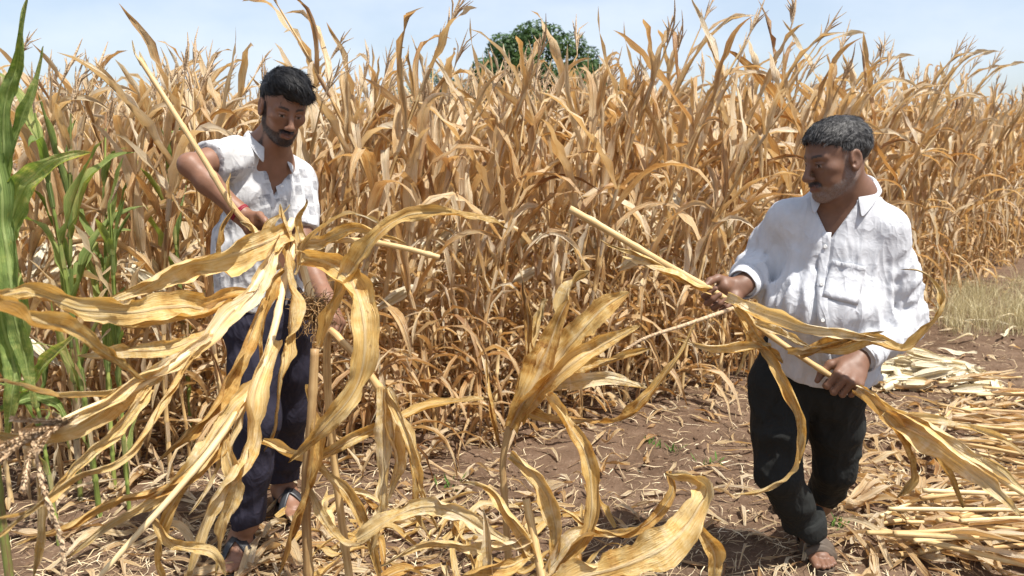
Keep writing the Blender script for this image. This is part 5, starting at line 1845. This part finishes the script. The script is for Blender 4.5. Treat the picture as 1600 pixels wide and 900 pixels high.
for _ in range(100):
    spots.append((R8.uniform(1330, 1595), R8.uniform(600, 893), 'brown fallen maize leaf among the cut stalks at the lower right', 'fallen leaves lower right', 'dry'))
for _ in range(22):
    spots.append((R8.uniform(20, 470), R8.uniform(720, 893), 'withered maize leaf on the straw near the younger man\'s sandal', 'fallen leaves lower left', 'dry'))
for _ in range(22):
    spots.append((R8.uniform(1380, 1598), R8.uniform(430, 560), 'pale fallen maize leaf on the ground behind the older man', 'fallen leaves at right', 'husk'))
for _ in range(38):
    spots.append((R8.uniform(620, 1180), R8.uniform(640, 810), 'thin dry leaf lying on the bare soil between the men', 'fallen leaves on bare soil', 'dry'))
for px, py, lab, grp, mt in spots:
    q = G(px, py)
    sm_ = 1.0 if 'thin' not in lab else .6
    lay_leaf('fallen_leaf', lab, grp, q[0], q[1], R8.uniform(0, PI), R8.uniform(.20, .48) * sm_, R8.uniform(.02, .05) * sm_, R8.uniform(.2, .95), R8.uniform(.01, .07), mt)

# heaps of cut stalks at the right, every stalk a thing
def lay_stalk(x, y, ang, L, r, z, tilt, label, grp):
    d = np.array((math.cos(ang), math.sin(ang), tilt))
    sd = np.array((-d[1], d[0], 0))
    n = 44
    u = np.linspace(0, L, n)
    bend = R8.normal(0, .03) * L
    p = d * u[:, None] + sd * (bend * np.sin(u / L * PI))[:, None]
    ph = R8.random() * .17
    k = np.maximum(0, 1 - np.abs(((u + ph) % .17) - .085) / .012)
    z0 = float(gz(x, y)) + z
    o = thing('maize_stalk', label, 'maize stalk', (x, y, z0), grp)
    g = Geo()
    tube(g, p, np.linspace(r, r * .7, n) * (1 + .25 * k), 8, True, tone=R8.random())
    link('stalk', g.mesh('stalk', M['stalk_pale'] if R8.random() < .4 else M['stalk']), o)
    for _ in range(R8.integers(2, 6)):
        i = R8.integers(4, n - 10)
        g = Geo()
        nn = 10
        pp = p[i] + (unit(d) * np.linspace(0, R8.uniform(.15, .32), nn)[:, None]) + sd * (R8.normal(0, .07) * np.linspace(0, 1, nn) ** 1.5)[:, None] + np.array((0, 0, 1.0)) * (r * 1.1 + R8.uniform(-.01, .035) * np.linspace(0, 1, nn) ** 1.3)[:, None]
        T = tangents(pp)
        W = np.cross(T, (0, R8.normal(0, .5), 1.0))
        W /= np.linalg.norm(W, axis=1)[:, None]
        ribbon(g, pp, W, np.cross(W, T), R8.uniform(.022, .045), 3, .6, .004, .3, R8, R8.uniform(.2, .95))
        link('leaf_sheath', g.mesh('leaf_sheath', M['dry']), o)
for k in range(30):
    q = G(R8.uniform(1350, 1500), R8.uniform(806, 884))
    lay_stalk(q[0], q[1], R8.normal(-.05, .30), R8.uniform(.5, 1.1), R8.uniform(.006, .0115), .014 + .11 * R8.random() ** 1.5, R8.normal(0, .025), 'cut pale maize stalk in the near heap at the lower right', 'near heap of cut stalks')
for k in range(30):
    q = G(R8.uniform(1450, 1560), R8.uniform(628, 730))
    lay_stalk(q[0], q[1], R8.normal(-.15, .30), R8.uniform(.5, 1.0), R8.uniform(.006, .011), .014 + .13 * R8.random() ** 1.5, R8.normal(0, .025), 'cut maize stalk in the farther heap beyond the older man', 'farther heap of cut stalks')

# pile of husk-wrapped ears behind the older man
for k in range(46):
    a, rr_ = R8.uniform(0, 2 * PI), math.sqrt(R8.random())
    c = G(1440, 588)
    x, y = c[0] + math.cos(a) * rr_ * .42, c[1] + math.sin(a) * rr_ * .40
    z = .02 + .17 * (1 - rr_) * R8.random()
    d = np.array((R8.normal(0, 1), R8.normal(0, .6), R8.normal(0, .12)))
    L = R8.uniform(.17, .25)
    g = Geo()
    ear_geo(g, -unit(d) * L * .5, d, L, R8.uniform(.020, .028), R8)
    o = thing('maize_ear', 'cream husk-wrapped maize ear in the pile behind the older man', 'maize ear', (x, y, float(gz(x, y)) + z), 'pile of maize ears', g.mesh('maize_ear', M['husk']))

# dry grass at the far right, weeds on the soil
g = Geo()
def tuft(geo, x, y, h, nb, spread, rng):
    for _ in range(nb):
        a = rng.uniform(0, 2 * PI)
        rr_ = spread * math.sqrt(rng.random())
        b = np.array((x + math.cos(a) * rr_, y + math.sin(a) * rr_, 0))
        b[2] = gz(b[0], b[1])
        l = rng.normal(0, .35, 2)
        hh = h * rng.uniform(.5, 1)
        p = np.array((b, b + np.array((l[0] * .3, l[1] * .3, .6)) * hh, b + np.array((l[0] * 1.1, l[1] * 1.1, .95)) * hh))
        w = np.array((math.cos(a + 1.5), math.sin(a + 1.5), 0)) * .0018
        geo.add(np.concatenate((p - w * np.array((1, .8, .1))[:, None], p + w * np.array((1, .8, .1))[:, None])), [(0, 3, 4, 1), (1, 4, 5, 2)], tone=rng.random())
for _ in range(150):
    q = G(R8.uniform(1475, 1660), R8.uniform(445, 525))
    tuft(g, q[0], q[1], R8.uniform(.12, .30), 26, .14, R8)
setting('dry_grass', g.mesh('dry_grass', M['grass_dry']), 'stuff', 'pale dry grass beside the field edge at the right', 'grass')
WL = ['small green weed on the soil by the older man\'s knee', 'pale green weed sprouting near the foot of the rows left of the older man', 'tiny green weed beside the older man\'s turned-up trouser leg', 'little green weed on the bare soil in front of the rows', 'small green weed below the fan of golden leaves']
for k, (px, py, h) in enumerate(((1108, 722, .05), (1052, 700, .06), (1300, 822, .05), (1020, 690, .05), (700, 752, .05))):
    q = G(px, py)
    g = Geo()
    for _ in range(14):
        a = R8.uniform(0, 2 * PI)
        e = R8.uniform(.4, 1.4)
        d = np.array((math.cos(a) * math.cos(e), math.sin(a) * math.cos(e), math.sin(e)))
        L = h * R8.uniform(.5, 1.3)
        s_ = unit(np.cross(d, (0, 0, 1)))
        p0 = np.array((R8.normal(0, .025), R8.normal(0, .025), 0))
        w = R8.uniform(.003, .007)
        g.add(np.array((p0, p0 + d * L * .5 + s_ * w, p0 + d * L, p0 + d * L * .5 - s_ * w)), [(0, 1, 2, 3)], tone=R8.random())
    thing('weed', WL[k], 'weed', (q[0], q[1], float(gz(q[0], q[1]))), None, g.mesh('weed', M['weed']))
# ---------------------------------------------------------------- trees beyond the field
def make_tree(label, c, top, rx, rz, leaves, seed, clumps=70):
    rng = np.random.default_rng(seed)
    base = np.array((c[0], c[1], 0.0))
    o = thing('tree', label, 'tree', base, 'trees beyond the field')
    cz = top - rz
    g = Geo()
    tube(g, spline(np.array(((0, 0, -.1), (.1, 0, cz * .4), (0, .1, cz))), 10), np.linspace(.32, .16, 10) * rx / 4, 9, False, tone=.5)
    link('trunk', g.mesh('trunk', M['bark']), o)
    cl = []
    for k in range(clumps):
        d = rng.normal(0, 1, 3)
        d = d / np.linalg.norm(d)
        if d[2] < -.45:
            d[2] = -d[2] * .5
        f = rng.uniform(.55, 1.0) ** .5
        n_ = 1 + .10 * math.sin(d[0] * 5 + seed) + .08 * math.sin(d[2] * 7 + 2)
        cl.append(np.array((d[0] * rx * f * n_, d[1] * rx * f * n_, cz + d[2] * rz * f * n_)))
    g = Geo()
    for q in cl[::3]:
        tube(g, spline(np.array(((0, 0, cz * .55), q * .5 + np.array((0, 0, cz * .38)), q)), 7), np.linspace(.12, .02, 7) * rx / 4, 5, False, tone=.5)
    link('limbs', g.mesh('limbs', M['bark']), o)
    n = leaves
    ci = rng.integers(0, clumps, n)
    ctr = np.array(cl)[ci]
    d = rng.normal(0, 1, (n, 3))
    d /= np.linalg.norm(d, axis=1)[:, None]
    rad = rx * .20 * rng.uniform(.5, 1.0, n) ** .4
    p = ctr + d * rad[:, None] * np.array((1.15, 1.15, .85))
    sz = rng.uniform(.09, .17, n)[:, None] * rx / 4
    nv = d + rng.normal(0, .5, (n, 3)) + np.array((0, 0, .5))
    nv /= np.linalg.norm(nv, axis=1)[:, None]
    a = np.cross(nv, rng.normal(0, 1, (n, 3)))
    a /= np.linalg.norm(a, axis=1)[:, None]
    b = np.cross(nv, a)
    v = np.stack((p - a * sz, p + b * sz * .45, p + a * sz, p - b * sz * .45), 1).reshape(-1, 3)
    tone = np.repeat(np.clip(rng.random(clumps)[ci] * .5 + rng.random(n) * .5, 0, 1), 4)
    g = Geo()
    g.add(v, np.arange(4 * n).reshape(-1, 4), tone=tone)
    link('crown', g.mesh('crown', M['tree_leaf'], False), o)
q = P(836, 60, 46)
make_tree('large round dark green tree rising beyond the maize field', (q[0], 46), P(836, 34, 46)[2] - .55, 3.9, 3.2, 26000, 3, 90)
q = P(690, 90, 48)
make_tree('smaller green tree at the left of the large round tree', (q[0], 50), P(690, 104, 50)[2] - .4, 2.0, 1.8, 7000, 4, 40)
q = P(640, 120, 60)
make_tree('low green tree half hidden behind the maize left of the round tree', (q[0], 60), P(620, 130, 60)[2] - .4, 2.6, 2.0, 6000, 8, 40)
print('faces', sum(len(m.polygons) for m in bpy.data.meshes), 'objects', len(bpy.data.objects))
